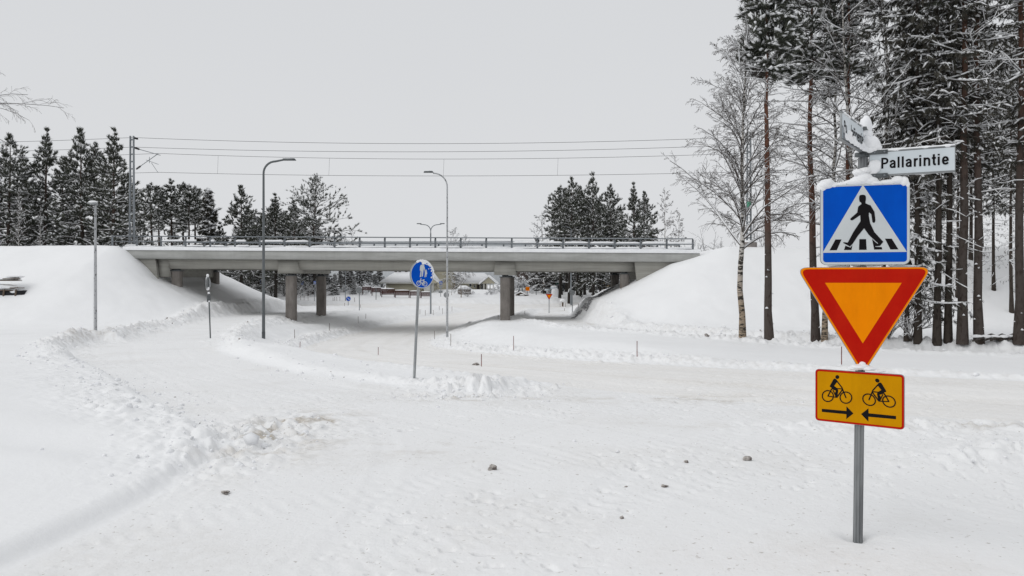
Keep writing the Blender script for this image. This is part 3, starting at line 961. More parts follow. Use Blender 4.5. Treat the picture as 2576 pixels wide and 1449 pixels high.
# ------------------------------------------------------------------ railway masts and wires
def lattice_mast(px_base, y, top_row, wbot, wtop, label, cantilever):
    x = xcol(px_base, y)
    zb = H(x, y)
    zt = zrow(top_row, y)
    root = empty('catenary_mast', (x, y, zb), 0, label, 'railway mast', 'railway masts beside the track')
    h = zt - zb
    mb = MB()
    n = 2
    for s in (-1, 1):
        mb.hexa([(s * wbot / 2 - .045, -.10, .25), (s * wbot / 2 + .045, -.10, .25), (s * wbot / 2 + .045, .10, .25), (s * wbot / 2 - .045, .10, .25),
                 (s * wtop / 2 - .045, -.08, h), (s * wtop / 2 + .045, -.08, h), (s * wtop / 2 + .045, .08, h), (s * wtop / 2 - .045, .08, h)])
    mb.build('upright', M['galv'], root)
    k = int(h / .62)
    base = MB(); base.box(-.1, .1, -.012, .012, -.05, .05)
    for i in range(k):
        z = .7 + i * (h - 1) / (k - 1)
        wv = wbot + (wtop - wbot) * z / h
        b = MB(); b.box(-wv / 2 + .045, wv / 2 - .045, -.07, .07, z - .05, z + .05)
        b.build('batten', M['galv'], root)
    f = MB(); f.box(-.5, .5, -.4, .4, -.9, .34); f.build('foundation', M['stone'], root)
    sn = MB(); blob(sn, (0, 0, .36), (.56, .46, .16), 5, .15, 1.5, 3, flat=-.1); sn.build('snow_cap', M['snow'], root, True)
    pl = MB(); pl.box(-.07, .07, -.125, -.112, 2.2, 2.32); pl.box(-.07, .07, -.125, -.112, 2.9, 3.0)
    pl.build('number_plate', M['sign_white'], root)
    if cantilever:
        # all in the mast's x,z plane, reaching over the track
        def P(px, row): return ((px - px_base) / FPX * y, 0.12, zrow(row, y) - zb)
        def T(a, b, r, m=M['galv'], nm='cantilever_arm'):
            t = MB(); t.tube([P(*a), P(*b)], r, 8); return t.build(nm, m, root)
        yo = 3.0
        T((338, 372), (402, 390), .028); T((342, 424), (396, 386), .028)
        T((366, 402), (397, 413), .02); T((374, 394), (374, 410), .02)
        T((379, 409), (396, 434), .018)
        for a, b in (((337, 371), (349, 375)), ((341, 425), (352, 417)), ((336, 346), (345, 349))):
            ins = MB()
            pa, pb = np.array(P(*a)), np.array(P(*b))
            for t in np.linspace(0, 1, 7):
                c = pa + (pb - pa) * t; d = (pb - pa) / np.linalg.norm(pb - pa)
                ins.tube([c - d * .012, c + d * .012], .085 if 0 < t < 1 else .05, 8)
            ins.tube([pa, pb], .04, 8)
            ins.build('insulator', M['insul'], root)
    return root
y_ml, y_mr = 60.3, 57.2
lattice_mast(332, y_ml, 342, .36, .26, 'grey lattice railway mast with insulated bracket arms at the left end of the bridge', True)
mr_ = lattice_mast(1884, y_mr, 333, .30, .24, 'grey lattice railway mast behind the birch, with a small green plate', False)
g_ = MB(); g_.box(-.20, .12, -.16, -.135, 3.05, 3.5); g_.build('green_plate', mat('green_plate', (.10, .33, .22), .5), mr_)

def wire(name, pts, r, label, mt=M['wire'], group='overhead wires of the railway', cat='wire'):
    mb = MB(); mb.tube(pts, r, 5, cap=False)
    return tag(mb.build(name, mt), label, cat, group)
def sag_pts(px0, r0, px1, r1, pxm, rm, yoff=0.0, pxl=-900, pxr=3000):
    """a span between the masts, carried on to the masts beyond the picture on both sides"""
    def yat(px):      # line of the track
        X0_ = xcol(332, y_ml); X1_ = xcol(1884, y_mr)
        # solve x = (px-CX)/F * y with y linear in x
        k = (y_mr - y_ml) / (X1_ - X0_)
        a = (px - CX) / FPX
        return (y_ml + yoff - k * X0_) / (1 - k * a)
    out = []
    y0, y1, ym = yat(px0), yat(px1), yat(pxm)
    A = np.array([xcol(px0, y0), y0, zrow(r0, y0)]); B = np.array([xcol(px1, y1), y1, zrow(r1, y1)])
    zm = zrow(rm, ym)
    dip = (A[2] + B[2]) / 2 - zm
    span = B - A
    def curve(A, B, dip, n=24):
        return [A + (B - A) * t - np.array([0, 0, 4 * dip * t * (1 - t)]) for t in np.linspace(0, 1, n)]
    D = span.copy(); D[2] = span[2]
    left = curve(A - span, A, dip * 1.0)[:-1]; right = curve(B, B + span, dip)[1:]
    return np.array(left + curve(A, B, dip) + right)
wire('feeder_wire', sag_pts(336, 346, 1884, 344, 1125, 361), .016, 'topmost of the thin overhead wires strung between the two masts')
wire('earth_wire', sag_pts(336, 370, 1884, 364, 1125, 381.5), .016, 'second overhead wire from the top between the two masts')
ms = sag_pts(400, 386, 1884, 385, 1140, 400, 2.6)
wire('messenger_wire', ms, .016, 'third overhead wire from the top, carrying the droppers')
ct = sag_pts(400, 433.5, 1884, 432, 1140, 442.5, 2.6)
wire('contact_wire', ct, .016, 'lowest overhead wire above the bridge, hung from the droppers')
for px, ord_ in ((549, 'first'), (829, 'second'), (1117, 'third'), (1404, 'fourth'), (1697, 'fifth')):
    i = np.argmin(np.abs((ms[:, 0] / ms[:, 1]) * FPX + CX - px)); 
    xx = (px - CX) / FPX
    f = lambda A: np.array([np.interp(px, A[22:48, 0] / A[22:48, 1] * FPX + CX, A[22:48, k]) for k in range(3)])
    a, b = f(ms), f(ct)
    wire('dropper', [a, b + np.array([-0.06, 0, 0])], .009, ord_ + ' dropper wire from the left between the two lowest overhead wires', group='droppers of the overhead line')

# ------------------------------------------------------------------ lamps
def lamp_post(px, base_row, arm_px, arm_row, label, r0, r1, cat='street lamp', y=None, head=True, mt=None, curve=26, top_row=None):
    if y is None: x, y, z = hit(px, base_row)
    else: x = xcol(px, y); z = H(x, y)
    mt = mt or M['galv_dark']
    root = empty('street_lamp', (x, y, z), 0, label, cat)
    ht = zrow(arm_row, y) - z
    s = 1 if arm_px > px else -1
    L_ = abs(arm_px - px) / FPX * y
    rc = min(curve / FPX * y, L_ * .8)
    P = [(0, 0, -.4), (0, 0, .0), (0, 0, 1.2), (0, 0, ht * .5)]
    tip = L_ * .62
    rise = 0.05 * L_
    for t in np.linspace(0, PI / 2, 9):
        P.append((s * rc * (1 - math.cos(t)), 0, ht - rc - rise + rc * math.sin(t)))
    P.append((s * tip, 0, ht))
    R = [r0, r0, r0 * .97, (r0 + r1) / 2] + [r1] * 9 + [r1 * .85]
    mb = MB(); mb.tube(P, R, 12)
    mb.build('pole', mt, root, True)
    col = MB(); col.tube([(0, 0, -.2), (0, 0, .35)], r0 * 1.08, 12); col.build('base_collar', mt, root, True)
    a, b = s * (tip - .05), s * L_
    hd = MB()
    hd.hexa([(min(a, b), -.13, ht - .03), (max(a, b), -.13, ht - .03 + .0), (max(a, b), .13, ht - .03), (min(a, b), .13, ht - .03),
             (min(a, b) + .05, -.10, ht + .06), (max(a, b) - .05, -.10, ht + .06), (max(a, b) - .05, .10, ht + .06), (min(a, b) + .05, .10, ht + .06)])
    hd.build('luminaire', M['galv_dark'], root)
    sn = MB(); blob(sn, ((a + b) / 2, 0, ht + .07), (abs(b - a) * .42, .10, .045), 3, .2, 2, 2); sn.build('snow_cap', M['snow'], root, True)
    return root
lamp_post(663, 852, 744, 402, 'tall dark street lamp, arm to the right, before the left pier', .085, .055, curve=30)
lamp_post(1125, 847, 1066, 433, 'tall street lamp with its arm to the left and snow stuck to its pole', .075, .045, mt=M['galv_light'], curve=34)
# double armed lamp far behind the bridge
x, y, z = hit(1083.5, 788)
rt = empty('street_lamp', (x, y, z), 0, 'far double-armed street lamp seen over the bridge railing', 'street lamp')
h = zrow(561, y) - z
mb = MB(); mb.tube([(0, 0, -.3), (0, 0, h * .5), (0, 0, h - 1.2)], [.10, .09, .075], 10); mb.build('pole', M['galv'], rt, True)
for s in (-1, 1):
    P = [(0, 0, h - 1.25)] + [(s * .75 * (1 - math.cos(t)), 0, h - .95 + .75 * math.sin(t)) for t in np.linspace(0, PI / 2, 7)] + [(s * 1.25, 0, h - .13)]
    mb = MB(); mb.tube(P, .05, 8); mb.build('arm', M['galv'], rt, True)
    mb = MB(); mb.box(min(s * 1.1, s * 1.62), max(s * 1.1, s * 1.62), -.12, .12, h - .12, h - .03); mb.build('luminaire', M['galv_dark'], rt)
# path lamp on the left
x, y, z = hit(240, 828)
rt = empty('path_lamp', (x, y, z), 0, 'slim path lamp with a flat snow-topped head beside the left path', 'path lamp')
h = zrow(512, y) - z
mb = MB(); mb.tube([(0, 0, -.4), (0, 0, h * .4), (0, 0, h)], [.075, .065, .045], 12); mb.build('pole', M['galv_light'], rt, True)
mb = MB(); mb.hexa([(-.32, -.12, h - .02), (.08, -.12, h - .05), (.08, .12, h - .05), (-.32, .12, h - .02), (-.29, -.09, h + .04), (.06, -.09, h + .04), (.06, .09, h + .04), (-.29, .09, h + .04)])
mb.build('luminaire', M['alu'], rt)
mb = MB(); blob(mb, (-.12, 0, h + .07), (.20, .11, .07), 7, .15, 2, 3); mb.build('snow_cap', M['snow'], rt, True)
# other distant posts
for px, br, tr, r, lab in ((614, 744, 640, .16, 'thick grey post behind the left embankment slope under the bridge'),
                            (869, 759, 560, .06, 'thin pale lamp post behind the left pier opening')):
    x, y, z = hit(px, br)
    y = 112 if r > .1 else min(y, 112); x = xcol(px, y); z = H(x, y)
    rt = empty('lamp_post', (x, y, z), 0, lab, 'lamp post')
    h = (8.5 if r < .1 else 5.0)
    if r < .1: h = 4.9
    mb = MB(); mb.tube([(0, 0, -.3), (0, 0, h)], [r, r * .8], 10); mb.build('pole', M['galv'], rt, True)
    mb = MB(); mb.box(-.1, .5, -.1, .1, h, h + .08); mb.build('luminaire', M['galv_dark'], rt)
x, y, z = hit(1436.5, 768)
rt = empty('street_lamp', (x, y, z), 0, 'pale street lamp behind the right span, above a round sign back', 'street lamp')
h = zrow(572, y) - z
mb = MB(); mb.tube([(0, 0, -.3), (0, 0, h * .6), (0, 0, h - .6), (.05, 0, h - .25), (-.25, 0, h), (-.8, 0, h + .1)], [.12, .09, .06, .05, .05, .05], 10); mb.build('pole', M['galv'], rt, True)
mb = MB(); mb.box(-1.3, -.7, -.12, .12, h + .06, h + .14); mb.build('luminaire', M['galv_dark'], rt)

# ------------------------------------------------------------------ print helpers
def ring(mb, cx, cz, rx, rz, wd, y, n=48):
    a = np.linspace(0, 2 * PI, n, endpoint=False)
    mb.strip(np.stack([cx + rx * np.cos(a), cz + rz * np.sin(a)], 1), wd, y, closed=True)
def disc_pts(cx, cz, r, n=32, rz=None):
    return [(cx + r * math.cos(2 * PI * i / n), cz + (rz or r) * math.sin(2 * PI * i / n)) for i in range(n)]
def rrect(x0, x1, z0, z1, r, n=6):
    P = []
    for cx, cz, a0 in ((x1 - r, z1 - r, 0), (x0 + r, z1 - r, 90), (x0 + r, z0 + r, 180), (x1 - r, z0 + r, 270)):
        for i in range(n + 1):
            a = math.radians(a0 + 90 * i / n)
            P.append((cx + r * math.cos(a), cz + r * math.sin(a)))
    return P
def rpoly(P, r, n=5):
    out = []
    m = len(P)
    for i in range(m):
        p = np.array(P[i], float); a = np.array(P[i - 1], float); b = np.array(P[(i + 1) % m], float)
        u = (a - p) / np.linalg.norm(a - p); v = (b - p) / np.linalg.norm(b - p)
        th = math.acos(np.clip(u @ v, -1, 1))
        d = r / math.tan(th / 2)
        p1, p2 = p + u * d, p + v * d
        for t in np.linspace(0, 1, n + 1):
            out.append(tuple((1 - t) ** 2 * p1 + 2 * t * (1 - t) * p + t * t * p2))
    return out
def capsule(mb, a, b, wd, y):
    a = np.array(a, float); b = np.array(b, float)
    d = b - a; L_ = np.linalg.norm(d) + 1e-9; d /= L_
    n = np.array([-d[1], d[0]])
    P = []
    for i in range(7):
        t = -PI / 2 + PI * i / 6
        P.append(tuple(b + (d * math.cos(t) + n * math.sin(t)) * wd / 2))
    for i in range(7):
        t = PI / 2 + PI * i / 6
        P.append(tuple(a + (d * math.cos(t) + n * math.sin(t)) * wd / 2))
    mb.poly(P, y)
def text_mesh(body, parent, mt, x0, x1, z0, z1, y, bold=.02):
    """letters fitted so that the capital height runs z0..z1 and the line x0..x1"""
    cu = bpy.data.curves.new('lettering', 'FONT'); cu.body = body; cu.size = 1.0; cu.offset = bold
    ob = bpy.data.objects.new('tmp', cu); C.objects.link(ob)
    dg = bpy.context.evaluated_depsgraph_get(); dg.update()
    me = bpy.data.meshes.new_from_object(ob.evaluated_get(dg))
    bpy.data.objects.remove(ob)
    n = len(me.vertices); co = np.zeros(n * 3, np.float32); me.vertices.foreach_get('co', co); co = co.reshape(-1, 3)
    mx = co.max(0); mn = co.min(0)
    bz = max(mn[1], -0.02)
    V = np.zeros_like(co)
    V[:, 0] = x0 + (co[:, 0] - mn[0]) / (mx[0] - mn[0]) * (x1 - x0)
    V[:, 2] = z0 + (co[:, 1] - bz) / (mx[1] - bz) * (z1 - z0)
    V[:, 1] = y
    me.vertices.foreach_set('co', V.ravel().astype(np.float32)); me.materials.clear(); me.materials.append(mt); me.update()
    return link('lettering', me, parent)

# ------------------------------------------------------------------ sign post in the foreground
def fluted_pole(mb, a, b, r):
    n = 48
    a = np.array(a, float); b = np.array(b, float)
    ang = np.arange(n) / n * 2 * PI
    rr = r * (1 - .22 * (np.abs(np.sin(ang * 4 + .35)) < .36))
    V = []
    for p in (a, b):
        V.append(np.stack([p[0] + rr * np.cos(ang), p[1] + rr * np.sin(ang), np.full(n, p[2])], 1))
    V = np.concatenate(V)
    mb.add(V, [np.array([(i, (i + 1) % n, n + (i + 1) % n, n + i) for i in range(n)])])
    mb.add(np.concatenate([[b], V[n:]]), [np.array([(0, 1 + i, 1 + (i + 1) % n) for i in range(n)])])

def plate_letters(parent, x0, x1, z0, z1):
    mb = MB(); W = x1 - x0; Hc = z1 - z0; sw = 39 / 1283 * W
    yy = [-.0082]
    def S(pts, smooth=True):
        if smooth and len(pts) > 2: pts = [tuple(q) for q in catmull(pts, 5)]
        q = [(x0 + (p[0] - 920) / 1283 * W, z0 + p[1] * Hc) for p in pts]
        yy[0] -= .00012
        mb.strip(q, sw, yy[0])
    def a(o):
        S([(1100 + o, .52), (1112 + o, .62), (1142 + o, .67), (1170 + o, .62), (1180 + o, .50), (1180 + o, .30), (1180 + o, 0)])
        S([(1180 + o, .42), (1140 + o, .40), (1108 + o, .31), (1103 + o, .20), (1117 + o, .10), (1145 + o, .085), (1168 + o, .14), (1180 + o, .24)])
    S([(939, 0), (939, 1)]); S([(939, .91), (985, .91), (1022, .86), (1040, .70), (1022, .52), (985, .47), (939, .47)])
    a(0); S([(1257, 0), (1257, 1)]); S([(1338, 0), (1338, 1)]); a(310)
    S([(1569, 0), (1569, .755)]); S([(1569, .44), (1582, .60), (1604, .665), (1628, .665)])
    S([(1672, 0), (1672, .755)]); S([(1672, .86), (1672, 1.0)])
    S([(1754, 0), (1754, .755)]); S([(1754, .48), (1770, .62), (1800, .67), (1830, .62), (1841, .48), (1841, .25), (1841, 0)])
    S([(1928, 1.0), (1928, .6), (1928, .25), (1938, .11), (1967, .08)]); S([(1890, .67), (1967, .67)])
    S([(2018, 0), (2018, .755)]); S([(2018, .86), (2018, 1.0)])
    S([(2104, .37), (2180, .37)]); S([(2184, .34), (2182, .50), (2165, .63), (2140, .67), (2114, .62), (2100, .47), (2099, .29), (2114, .13), (2143, .085), (2170, .11), (2188, .20)])
    return mb.build('lettering', M['sign_black'], parent)

def main_signs():
    D = 5.1; FP = 2157
    x0 = xcol(FP, D); zf = zrow(1352, D)
    root = empty('sign_post', (x0, D, zf), 0, 'near steel post with blue crossing sign, give way triangle, cyclist plate and street names', 'road sign')
    def P(px, row, y=D): return ((px - CX) / FPX * y - x0, y - D, zrow(row, y) - zf)
    top = P(2171.5, 352); foot = P(2155.5, 1352)
    foot = (foot[0], foot[1], foot[2] - .5)
    mb = MB(); fluted_pole(mb, foot, top, .031); mb.build('pole', M['galv_pole'], root)
    # --- pedestrian crossing sign
    def panel(name, c, th, pts, mt, thick=.02, label=None):
        mb = MB(); mb.slab(pts, -.045, -.045 + thick)
        o = mb.build(name, mt, root, loc=c, rot=(0, 0, th))
        if label: o['label'] = label
        return o
    W_ = .56; h2 = W_ / 2
    th = -math.radians(18)
    cs = panel('crossing_sign', P(2172, 564.5), th, rrect(-h2, h2, -h2, h2, .04), M['alu'], label='blue square pedestrian crossing sign with white triangle')
    y = -.0462
    mb = MB(); mb.poly(rrect(-h2 + .003, h2 - .003, -h2 + .003, h2 - .003, .038), y); mb.build('border', M['sign_white'], cs)
    mb = MB(); mb.poly(rrect(-h2 + .019, h2 - .019, -h2 + .019, h2 - .019, .02), y - .0008); mb.build('blue_field', M['sign_blue'], cs)
    def mp(X, Y):
        xl = 178 - 12 * (Y - 140) / 1250; xr = 1592 - 25 * (Y - 70) / 1310
        yt = 150 - 80 * (X - 170) / 1420; yb = 1397 - 10 * (X - 170) / 1420
        return ((X - xl) / (xr - xl) - .5) * W_, (.5 - (Y - yt) / (yb - yt)) * W_
    mb = MB(); mb.poly([mp(860, 137), mp(1522, 1186), mp(206, 1206)][::-1], y - .0016); mb.build('white_triangle', M['sign_white'], cs)
    bars = MB()
    for q in ([(415, 998), (512, 997), (435, 1165), (318, 1168)], [(572, 1092), (650, 1122), (683, 1085), (668, 1160), (548, 1162)],
              [(793, 990), (898, 988), (905, 1157), (785, 1158)], [(990, 987), (1075, 1062), (1036, 1108), (1138, 1112), (1148, 1150), (1022, 1153)],
              [(1190, 980), (1295, 980), (1395, 1148), (1272, 1150)]):
        bars.poly([mp(*p) for p in q], y - .0024)
    bars.build('crossing_bars', M['sign_black'], cs)
    ped = [(800, 320), (815, 302), (850, 295), (890, 300), (905, 325), (905, 370), (896, 412), (900, 430), (975, 460), (1035, 560), (1048, 690), (1040, 725), (1020, 735),
           (1000, 720), (985, 600), (950, 568), (946, 620), (965, 740), (1030, 880), (1165, 1030), (1110, 1095), (1045, 1100), (1060, 1070), (1085, 1055), (995, 975),
           (940, 920), (870, 820), (770, 940), (690, 1060), (645, 1108), (535, 1050), (545, 1040), (610, 1045), (700, 880), (815, 710), (812, 615), (710, 685), (680, 700),
           (655, 690), (658, 668), (765, 575), (780, 485), (835, 438), (830, 420), (805, 405), (798, 370)]
    mb = MB(); mb.poly([mp(*p) for p in ped], y - .0032); mb.build('walking_figure', M['sign_black'], cs)
    # --- give way triangle
    S = .852; hh = S * math.sqrt(3) / 2
    c = P(2168.0, 672)
    tri = [(-S / 2, 0), (0, -hh), (S / 2, 0)]
    gy = panel('give_way_sign', (c[0], c[1], c[2]), th, rpoly(tri, .045), M['alu'], .022, label='red bordered orange give way triangle pointing down')
    def inset(d):
        # offset of an equilateral triangle inwards by d
        k = d
        return [(-S / 2 + k * math.sqrt(3), -k), (0, -hh + 2 * k), (S / 2 - k * math.sqrt(3), -k)]
    mb = MB(); mb.poly(rpoly(inset(.003), .042), y); mb.build('orange_rim', M['sign_orange'], gy)
    mb = MB(); mb.poly(rpoly(inset(.014), .034), y - .0008); mb.build('red_border', M['sign_red'], gy)
    mb = MB(); mb.poly(inset(.108), y - .0016); mb.build('orange_field', M['sign_orange'], gy)
    # --- cyclist plate
    w_, h_ = .564, .365
    cp = panel('cyclist_plate', P(2163, 1000), -math.radians(37), rrect(-w_ / 2, w_ / 2, -h_ / 2, h_ / 2, .024), M['alu'], .018, label='yellow plate with two cyclists and two arrows')
    mb = MB(); mb.poly(rrect(-w_ / 2 + .002, w_ / 2 - .002, -h_ / 2 + .002, h_ / 2 - .002, .022), y); mb.build('red_border', M['sign_red'], cp)
    mb = MB(); mb.poly(rrect(-w_ / 2 + .015, w_ / 2 - .015, -h_ / 2 + .015, h_ / 2 - .015, .012), y - .0008); mb.build('yellow_field', M['sign_yellow'], cp)
    def mq(X, Y):
        xl = 120 - 23 * (Y - 100) / 1095; xr = 1998 - 36 * (Y - 232) / 1163
        yt = 100 + 132 * (X - 120) / 1878; yb = 1195 + 200 * (X - 97) / 1865
        return ((X - xl) / (xr - xl) - .5) * w_, (.5 - (Y - yt) / (yb - yt)) * h_
    for side in (0, 1):
        if side == 0: f = lambda p: mq(*p)
        else: f = lambda p: mq(1675 - (p[0] - 390) * 1.033, p[1] + 115 - (p[0] - 390) * .181)
        mb = MB(); yy = y - .0016
        def pl(pts):
            nonlocal yy
            yy -= .0001; q = [f(p) for p in pts]; mb.poly(q, yy)
        def st(a, b, wpx):
            nonlocal yy
            yy -= .0001; capsule(mb, f(a), f(b), wpx * .00031, yy)
        def ci(cx, cy, r, wpx=None):
            nonlocal yy
            yy -= .0001
            pts = [f((cx + r * math.cos(2 * PI * i / 40), cy + r * .95 * math.sin(2 * PI * i / 40))) for i in range(40)]
            if wpx: mb.strip(pts if side == 1 else pts[::-1], wpx * .00031, yy, closed=True)
            else: mb.poly(pts, yy)
        ci(607, 277, 43)
        pl([(438, 465), (525, 318), (548, 308), (575, 318), (612, 372), (585, 400), (533, 465), (600, 515), (622, 560), (600, 690), (585, 715), (555, 705), (548, 610), (572, 570), (500, 540), (470, 500), (440, 485)])
        st((575, 335), (700, 500), 26); st((700, 500), (782, 714), 27)
        st((600, 522), (705, 530), 22); st((712, 545), (590, 705), 26); st((478, 530), (392, 680), 26)
        st((392, 682), (585, 708), 22); st((508, 560), (572, 700), 22)
        ci(390, 680, 122, 24); ci(782, 714, 125, 24)
        mb.build('cyclist_symbol', M['sign_black'], cp)
    mb = MB(); mb.poly([mq(*p) for p in ((250, 950), (786, 998), (790, 898), (935, 1050), (780, 1168), (784, 1066), (250, 1015))], y - .0016); mb.build('arrow', M['sign_black'], cp)
    mb = MB(); mb.poly([mq(*p) for p in ((1095, 1062), (1252, 940), (1252, 1045), (1808, 1100), (1805, 1168), (1248, 1118), (1243, 1222))], y - .0016); mb.build('arrow', M['sign_black'], cp)
    # --- street name plates
    def plate(name, A, B, h, label):
        A = np.array(A); B = np.array(B)
        d = B - A; L_ = np.hypot(d[0], d[1]); ang = math.atan2(d[1], d[0])
        mb = MB(); mb.slab(rrect(0, L_, -h / 2, h / 2, .004, 2), -.006, .006)
        o = mb.build(name, M['alu'], root, loc=tuple(A), rot=(0, 0, ang)); o['label'] = label
        mb = MB(); mb.poly(rrect(.004, L_ - .004, -h / 2 + .004, h / 2 - .004, .003, 2), -.0072); mb.build('white_face', M['plate_white'], o)
        return o, L_
    A = np.array(P(2186, 414, 5.08)); B = np.array(P(2403.5, 400, 4.84)); B[2] = A[2] = (zrow(412.8, 5.07) - zf + zrow(399.7, 4.84) - zf) / 2
    o, L_ = plate('street_name_plate', A, B, .158, 'white street name plate reading Pallarintie')
    plate_letters(o, L_ * .150, L_ * .925, -.036, .038)
    fr = MB(); fr.box(0, L_, -.010, .012, .0795, .087); fr.box(0, L_, -.010, .012, -.087, -.0795); fr.build('edge_rail', M['alu'], o)
    for z_ in (.078, -.082):
        ar = MB(); ar.box(-.10 + .02, .115, -.018, .016, z_ - .014, z_ + .014)
        ar.build('bracket', M['galv_dark'], o)
        for xx in (.035, .095):
            bl = MB(); blob(bl, (xx, -.018, z_), (.008, .006, .008), 1, 0, 1, 1)
            bl.build('bolt', M['galv'], o)
    A = np.array(P(2115, 315, 4.6)); B = np.array(P(2171.5, 354, 5.1)); A[2] = B[2] = (zrow(315.5, 4.6) + zrow(354.2, 5.1)) / 2 - zf
    B = A + (B - A) * .965
    o2, L2 = plate('street_name_plate', A, B, .162, 'half snowed over street name plate set edgewise to the view')
    text_mesh('Pu', o2, M['sign_black'], .05, .125, -.030, .042, -.0082, .02)
    text_mesh('kajärventie', o2, M['sign_black'], .24, .585, -.036, .044, -.0082, .02)
    fr = MB(); fr.box(0, L2, -.010, .012, .081, .089); fr.box(0, L2, -.010, .012, -.089, -.081); fr.build('edge_rail', M['alu'], o2)
    # snow stuck over the lower part of the plate
    sn = MB()
    k = 70
    us = np.linspace(.002, L2, k); vs = np.linspace(-.088, .07, 34)
    U, Vv = np.meshgrid(us, vs, indexing='ij')
    edge = -.022 + .02 * np.sin(U * 19 + 2) + .035 * fbm(U * 22, Vv * 12, 5, 3) - .012 * (U > .45) + .05 * np.exp(-((U - .19) / .05) ** 2) - .012 * np.exp(-((U - .35) / .09) ** 2)
    dpt = .022 * sstep(0, .03, edge - Vv) * (.6 + .8 * vnoise(U * 30, Vv * 30, 9)) - .004
    dpt = np.where(U > .5, dpt + .02 * sstep(.5, .62, U) * sstep(0, .03, edge + .02 - Vv), dpt)
    Vx = np.stack([U, -.007 - dpt, Vv], -1)
    idx = np.arange(k * 34).reshape(k, 34)
    q = np.stack([idx[:-1, :-1], idx[1:, :-1], idx[1:, 1:], idx[:-1, 1:]], -1).reshape(-1, 4)
    sn.add(Vx.reshape(-1, 3), [q]); sn.build('stuck_snow', M['snow'], o2, True)
    # snow rim on top of both plates
    for oo, LL in ((o, L_), (o2, L2)):
        sn = MB(); t = np.linspace(0, 1, 30)
        Pp = np.stack([t * LL, np.zeros(30), np.full(30, .088)], 1)
        Vt, Ft = tubes(Pp[None], (.008 + .006 * vnoise(t * 12, t * 0, 4))[None], 7)
        sn.add(Vt, [Ft]); sn.build('snow_rim', M['snow'], oo, True)
    # snow stuck on the left third of the Pallarintie plate
    sn = MB(); blob(sn, (.035, -.012, -.020), (.042, .018, .050), 8, .3, 1.8, 3); sn.build('stuck_snow', M['snow'], o, True)
    # brackets on the post
    br = MB()
    for row in (326, 388, 391, 437):
        c = P(2171, row)
        br.tube([(c[0] - .0, c[1], c[2] - .012), (c[0], c[1], c[2] + .012)], .042, 16)
    c = P(2157, 392); br.box(c[0] - .03, c[0] + .03, c[1] - .045, c[1] - .02, c[2] - .014, c[2] + .014)
    br.build('clamp', M['galv_dark'], root)
    # lumps of snow
    def lump(name, specs):
        for i, (px, row, rx, rz, ry, yy_) in enumerate(specs):
            sn = MB()
            c = P(px, row, D + yy_)
            k_ = 1 / FPX * D
            blob(sn, c, (rx * k_, ry * k_, rz * k_), 3 + i * 2, .16, 1.5, 4)
            sn.build(name, M['snow'], root, True)
    lump('snow_cap', [(2177, 318, 15, 27, 15, .0), (2181, 338, 13, 14, 13, .0), (2171, 334, 10, 12, 12, .0)])
    lump('snow_lump', [(2190, 365, 22, 22, 24, .0), (2179, 360, 14, 20, 20, .0), (2198, 373, 18, 15, 20, -.01), (2206, 380, 11, 8, 15, -.02), (2186, 379, 22, 10, 18, -.01), (2159, 386, 10, 10, 12, .0)])
    lump('snow_lump', [(2174, 430, 14, 9, 16, -.02), (2159, 434, 14, 9, 15, -.02), (2189, 424, 8, 11, 10, -.02), (2172, 446, 24, 11, 20, -.0), (2192, 437, 9, 6, 10, -.02)])
    lump('snow_cap', [(2080, 466, 21, 16, 20, .06), (2068, 472, 13, 15, 16, .07), (2098, 467, 20, 9, 16, .05), (2122, 465, 24, 6, 14, .03), (2146, 460, 24, 9, 16, .01), (2172, 450, 22, 16, 18, -.02), (2158, 456, 20, 12, 16, -.01),
                       (2190, 455, 20, 11, 16, -.03), (2208, 461, 20, 6, 13, -.05), (2236, 459, 22, 7, 13, -.07), (2258, 454, 17, 11, 15, -.09), (2272, 457, 12, 14, 15, -.10), (2281, 464, 6, 9, 9, -.11)])
    lump('snow_cap', [(2110, 669, 30, 3, 9, .04), (2180, 668, 40, 3, 9, .0), (2270, 669, 36, 3, 9, -.06)])
    lump('snow_lump', [(2164, 922, 24, 8, 22, -.02), (2150, 926, 16, 6, 14, -.01), (2186, 927, 18, 6, 14, -.06), (2168, 916, 9, 8, 12, -.03), (2215, 934, 14, 3, 8, -.10)])
main_signs()

